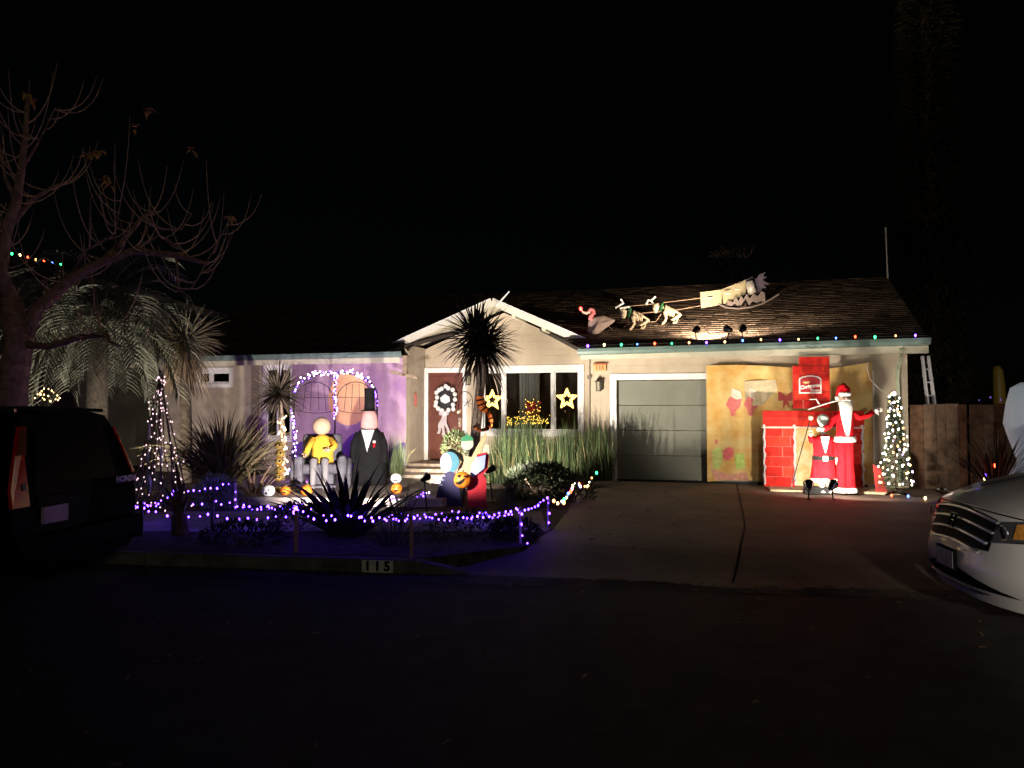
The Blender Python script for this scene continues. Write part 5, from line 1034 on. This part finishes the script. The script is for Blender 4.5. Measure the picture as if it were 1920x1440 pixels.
# ------------------------------------------------------------------ the two vehicles
tyre = mat('tyre_rubber', (.012, .012, .012), .85); glassd = mat('dark_glass', (.003, .003, .004), .3, 0, spec=.02)
def wheel(t, x, y, r=.34, w=.2):
    b = MB(); vs = []; n = 24; pr = [(-w/2, r*.6), (-w/2, r*.93), (-w*.35, r), (w*.35, r), (w/2, r*.93), (w/2, r*.6)]
    for k in range(n):
        a = 2*math.pi*k/n; vs += [(x+q*math.cos(a), y+o, r+q*math.sin(a)) for o, q in pr]
    m = len(pr); b.add(vs, [(k*m+j, ((k+1) % n)*m+j, ((k+1) % n)*m+j+1, k*m+j+1) for k in range(n) for j in range(m-1)])
    wh = b.build('wheel', tyre, t, smooth=True); rb = MB()
    for s in (-1, 1): rb.add([(x, y+s*w*.3, r)]+[(x+r*.62*math.cos(2*math.pi*k/16), y+s*w*.45, r+r*.62*math.sin(2*math.pi*k/16)) for k in range(16)], [(0, 1+k, 1+(k+1) % 16) for k in range(16)])
    rb.build('rim', mat('alloy', (.4, .4, .42), .35, .8), wh)
# white minivan: local x forward, y left, front at x=0
V = thing('white_minivan', 'white minivan parked at the right with chrome grille and amber headlamp', 'car', (3.50, 5.98, 0), R(172)); vp = mat('white_car_paint', (.66, .64, .60), .28, 0, .03, 4, coat=.7)
def tf(y, z): a = abs(y)/.96; return .0+.30*a**3.0+(max(0, z-.62)*.30)+(max(0, .40-z)*.35)-.03*math.exp(-((z-.5)/.1)**2)
def ft(y, z, o=0): return (-tf(y, z)+o, y, z)
def zt_(y): return .955-.05*(abs(y)/.96)**2
def hood(a, b):
    y = (a*2-1)*.945; z0 = zt_(y); x0 = -tf(y, z0); x1 = -1.35+.15*(abs(y))**2; f = b; z1 = 1.22-.10*(abs(y)/.95)**2.5
    return (x0+(x1-x0)*f, y*(1-.06*f), z0+(z1-z0)*(math.sin(f*math.pi/2)**.8)+.018*math.exp(-((abs(y)-.62)/.07)**2)*math.sin(f*3.14))
def patch(name, m, y0, y1, zl, zh, o, n=14, k=4, par=None, sub=0, th=.0):
    def fn(a, b):
        y = y0+(y1-y0)*a; z = zl(y)+(zh(y)-zl(y))*b; return ft(y, z, o)
    b = MB().grid(fn, n, k)
    if th:
        nv = len(b.v); vs = [(p[0]-th, p[1], p[2]) for p in b.v]; ed = [i*(k+1) for i in range(n+1)], [i*(k+1)+k for i in range(n+1)]
        fs = []
        for e in ed: fs += [(e[i], e[i+1], e[i+1]+nv, e[i]+nv) for i in range(n)]
        fs += [(i, i+1, i+1+nv, i+nv) for i in range(k)]+[(n*(k+1)+i, n*(k+1)+i+1, n*(k+1)+i+1+nv, n*(k+1)+i+nv) for i in range(k)]
        b.add([], []); b.v += vs; b.f += fs
    return b.build(name, m, par or V, smooth=not th)
MB().grid(lambda a, b: ft((a*2-1)*.96, .275+(zt_((a*2-1)*.96)-.275)*b), 40, 24).build('front_bumper', vp, V, smooth=True)
MB().grid(hood, 32, 12).build('bonnet', vp, V, smooth=True)
for s in (-1, 1):
    MB().grid(lambda a, b: (-.3-4.65*a, s*(.96+.02*math.sin(a*3)-.05*max(0, b-.6)), .24+(.60+.28*min(1, a*3))*b), 20, 8).build('side_panel', vp, V, smooth=True)
    MB().grid(lambda a, b: (-1.35-.9*b-2.6*a, s*(.9-.2*b), 1.03+.62*b), 8, 4).build('side_window', glassd, V); wheel(V, -1.0, s*.86); wheel(V, -4.0, s*.86)
MB().grid(lambda a, b: (-1.3-.95*b+.1*(1-abs(a*2-1)**2)*.8, (a*2-1)*(.88-.18*b), 1.14+.52*b), 12, 4).build('windscreen', glassd, V, smooth=True)
MB().grid(lambda a, b: (-2.25-2.7*b, (a*2-1)*.72, 1.66+.06*math.sin(a*3.14)), 10, 6).build('roof', vp, V, smooth=True); MB().box(-5.0, -4.95, -.93, .93, .3, 1.68).build('tailgate', vp, V)
gl_ = mat('grille_black', (.004, .004, .005), .6, 0, spec=.05)
patch('grille', gl_, -.5, .5, lambda y: .665, lambda y: .945-.05*(y/.5)**2, .012)
for z, wd in ((.93, .52), (.85, .5), (.765, .47), (.68, .42)): patch('chrome_bar', mat('satin_chrome', (.4, .4, .41), .25, .7), -wd, wd, lambda y: z-.05*(y/.5)**2-.006, lambda y: z-.05*(y/.5)**2+.008, .034, 16, 1, None, 0, .02)
em = MB(); e_ = lambda y, z: ft(y, z, .05); em.tube([e_(-.06, .88), e_(.06, .88), e_(.045, .77), e_(-.045, .77), e_(-.06, .88)], .006, 5).tube([e_(-.035, .865), e_(-.025, .785)], .007, 5).tube([e_(.035, .865), e_(.025, .785)], .007, 5).tube([e_(-.03, .825), e_(.03, .825)], .006, 5); em.build('emblem', chrome, V)
for s in (-1, 1):
    lo = lambda y: .735+.06*((abs(y)-.45)/.45); hi = lambda y: .875+.07*((abs(y)-.45)/.45)
    hl = patch('headlight', mat('lamp_glass', (.075, .075, .08), .12, 0, spec=.6), s*.50, s*.93, lo, hi, .014)
    patch('amber_reflector', mat('amber_lens', (.6, .26, .05), .15, 0, .3, 20, spec=.6), s*.665, s*.86, lambda y: lo(y)+.02, lambda y: hi(y)-.02, .022, 6, 2, hl)
    ce = Vector(ft(s*.59, .815, .022)); MB().tube([ce+V3(.004, .062*math.cos(a), .05*math.sin(a)) for a in [k*math.pi/9 for k in range(19)]], .007, 5).build('projector_ring', mat('dull_chrome', (.4, .4, .42), .25, .9), hl)
    patch('headlight_trim', mat('dull_chrome', (.4, .4, .42), .25, .9), s*.50, s*.93, lambda y: lo(y)-.012, lambda y: lo(y)+.004, .022, 8, 1, hl)
patch('lower_intake', gl_, -.74, .74, lambda y: .375, lambda y: .52-.14*abs(y)/.74, .006)
patch('panel_gap', gl_, -.9, .9, lambda y: zt_(y)-.012, lambda y: zt_(y)-.002, .004, 20, 1)
patch('chin_trim', chrome, -.5, .5, lambda y: .345, lambda y: .357, .02, 14, 1, None, 0, .012)
MB().box(.03, .055, -.16, .16, .45, .61).build('number_plate_holder', gl_, V); MB().box(.056, .06, -.145, .145, .465, .595).build('number_plate', mat('plate_white', (.3, .3, .32), .5, 0, .3, 40), V)
# black off roader seen from behind: local x forward, rear at x=0
U = thing('black_suv', 'black off roader parked at the left seen from behind', 'car', (-4.12, 7.16, 0), R(172.3)); bp_ = mat('black_car_paint', (.0025, .0025, .0035), .5, 0, spec=.02, coat=.0)
SEC = [(0, .28), (.74, .28), (.83, .36), (.86, .6), (.86, .8), (.83, 1.0), (.75, 1.25), (.64, 1.52), (.56, 1.64), (.3, 1.69), (0, 1.695)]
def ring(x, kx=1, kz=1, lean=0): 
    pr = SEC+[(-y, z) for y, z in SEC[::-1][1:-1]]; return [(x+lean*max(0, z-.9), y*kx, .28+(z-.28)*kz) for y, z in pr]
rg = [ring(.0, .97, 1, .22), ring(.08, 1, 1, .2), ring(.5, 1, 1.01, .1), ring(2.2, 1, 1.01), ring(2.9, 1, .95), ring(3.4, 1, .62), ring(4.1, .96, .55), ring(4.35, .8, .45)]; k = len(rg[0]); b = MB()
b.add([p for r_ in rg for p in r_], [(i*k+j, i*k+(j+1) % k, (i+1)*k+(j+1) % k, (i+1)*k+j) for i in range(len(rg)-1) for j in range(k)]+[tuple(range(k-1, -1, -1))]); b.build('body', bp_, U)
def rear(poly, name, m, o=.012, par=None):                 # panels on the tailgate, following its lean
    vs = [(.22*max(0, z-.9)-o, y, z) for y, z in poly]; n = len(vs); return MB().add(vs+[(x+.03, y, z) for x, y, z in vs], [tuple(range(n)), tuple(range(2*n-1, n-1, -1))]+[(i, i+n, (i+1) % n+n, (i+1) % n) for i in range(n)]).build(name, m, par or U)
# the rear faces +x world; in local space y>0 is the car's left = nearest the camera
rear([(-.55, 1.02), (.55, 1.02), (.46, 1.5), (.36, 1.56), (-.36, 1.56), (-.46, 1.5)], 'rear_window', glassd)
redl = mat('red_lens', (.8, .015, .01), .12, 0, .2, 30, spec=.6); ambl = mat('orange_lens', (.25, .06, .01), .15, 0, spec=.5)
for s in (-1, 1):
    tl_ = rear([(-.80, 1.04), (-.84, 1.04), (-.73, 1.3), (-.64, 1.52), (-.62, 1.52), (-.71, 1.3)], 'tail_light', redl, .02) if s < 0 else rear([(s*.64, .86), (s*.835, .86), (s*.83, 1.02), (s*.72, 1.3), (s*.62, 1.55), (s*.54, 1.55), (s*.62, 1.3)], 'tail_light', redl, .02)
    if s > 0: rear([(s*.60, 1.3), (s*.71, 1.3), (s*.61, 1.54), (s*.545, 1.54)], 'upper_lens', ambl, .026, tl_); rear([(s*.66, 1.0), (s*.71, 1.0), (s*.70, 1.06), (s*.665, 1.06)], 'reversing_lens', mat('clear_lens', (.12, .06, .06), .15), .026, tl_)
    rear([(s*.35, .44), (s*.5, .44), (s*.5, .48), (s*.35, .48)], 'reflector', redl, .06)
MB().box(-.09, .1, -.87, .87, .36, .60).build('bumper', bp_, U, bevel=.04)
rear([(.18, .68), (.48, .68), (.48, .83), (.18, .83)], 'number_plate', mat('pink_grey_plate', (.55, .42, .5), .5, 0, .12, 30), .02)
rear([(.1, .86), (.56, .86), (.54, .93), (.12, .93)], 'plate_light_bar', gl_, .03)
text('lettering', 'HONDA', .085, mat('badge_silver', (.6, .52, .6), .4, .3), U, frame_mtx((-.035, -.63, .985), (0, -1, 0), (0, 0, 1)), .004, 0, .003, False)
for s in (-1, 1): wheel(U, .85, s*.74); wheel(U, 3.4, s*.74)
for s in (-1, 1):
    MB().grid(lambda a, b: (.25+2.4*a+.02*b, s*(.815-.155*b), 1.05+.42*b), 8, 3).build('side_window', glassd, U); MB().tube([(.2, s*.58, 1.69), (.9, s*.6, 1.72), (2.2, s*.6, 1.72)], .018, 6).build('roof_rail', mat('dull_chrome', (.4, .4, .42), .25, .9), U)

# ------------------------------------------------------------------ the floodlights of the display
warmw = (1, .87, .70); warm2 = (1, .78, .54)
flood('floodlight behind the red cutout aimed at the garage front', V3(-.33, 12.75, .70), H(1.2, .2, 2.75), 1500, 118, warmw, YZ, .06, blend=.5)
flood('black floodlight on the porch steps aimed at the front door and gable', P(800, 893, 14.2), H(-2.3, 1.1, 2.9), 820, 130, warmw, .30, .075, hood=chrome, blend=.5)
flood('small floodlight on a thin stake in the walkway aimed at the plywood cutouts', P(801, 895, 11.2), P(885, 855, 12.3), 150, 75, (1, .9, .8), .155, .05, blend=.7)
flood('floodlight hidden behind the dark flax aimed at the purple cloth', V3(-2.2, 10.2, .4), H(-6.4, 0, 2.0), 1800, 70, (1, .86, .80), .155, blend=.6)
flood('violet floodlight on the patio under the purple cloth', P(566, 905, 14.6), H(-7.9, 0, 1.9), 190, 120, (.62, .2, 1), .27)
flood('left of the two floodlights at the feet of the red figures', P(1516, 908, 12.5), H(3.7, -.6, 1.6), 210, 120, warmw, .2, .085, hood=chrome)
flood('right of the two floodlights at the feet of the red figures', P(1562, 908, 12.45), H(5.3, -.2, 1.7), 320, 120, warmw, .2, .085, hood=chrome)
flood('leftmost of the three floodlights on the garage roof', H(1.75, -.4, rz(-.4)+.26), H(2.3, 1.3, rz(1.3)), 230, 140, warm2, rz(-.4)+.02)
flood('middle of the three floodlights on the garage roof', H(2.35, -.4, rz(-.4)+.26), H(.6, 2.0, rz(2.0)+.2), 420, 105, warm2, rz(-.4)+.02)
flood('rightmost of the three floodlights on the garage roof', H(2.65, -.4, rz(-.4)+.26), H(3.5, 2.2, rz(2.2)+.2), 220, 100, warm2, rz(-.4)+.02)
flood('floodlight behind the black car lighting the palm fronds', V3(-6.4, 12.3, .36), P(300, 700, 14.5), 700, 110, warmw, YZ)
# added lamp, out of view, for lights across the street; lights minivan and fence
lp_ = V3(1.9, -3.6, 0); t = thing('added_lamp_post', 'added shaded lamp on a grey post beside the camera, out of view', 'added lamp', lp_)
MB().tube([lp_, lp_+V3(0, 0, 1.9), lp_+V3(.05, .2, 2.05), lp_+V3(.1, .4, 2.0)], .04, 8).build('post', mat('galvanised', (.4, .4, .4), .5, .6), t, True, True)
hd = lp_+V3(.1, .42, 1.96); MB().loft([(hd.x, hd.y, hd.z-.1, .16, .16), (hd.x, hd.y, hd.z, .1, .1), (hd.x, hd.y, hd.z+.06, .04, .04)], 14).build('shade', black_metal, t, True)
MB().ball(hd+V3(0, 0, -.08), .05).build('globe', lens_white, t, True, True)
spot('added_lamp_beam', t, hd+V3(0, .05, -.16), V3(5.6, 6.5, .8), 2300, 32, (1, .9, .78), 1.0, .06)
# dry leaf litter along the gutter and in the beds
rn = random.Random(77); b = MB()
for k in range(420):
    if k < 260: x = rn.uniform(-6, 5); y = yc(x)-abs(rn.gauss(0, .22))-.03; z = .012
    elif k < 340: x = rn.uniform(-.3, 6); y = rn.uniform(8.2, 14); z = dz(x, y)+.006 if edge(EDL, y)+.1 < x < edge(EDR, y)-.1 else None
    else: x = rn.uniform(-4, 5.5); y = rn.uniform(2.5, 7); z = .008
    if z is None: continue
    b.blade((x, y, z), (rn.uniform(-1, 1), rn.uniform(-1, 1), .15), rn.uniform(.04, .09), .035, .3, 2)
tag(b.build('leaf_litter', leafmat('litter', (.08, .05, .03), (.3, .2, .1))), 'scattered dry leaves along the gutter and on the drive', 'leaves', None, 'stuff')
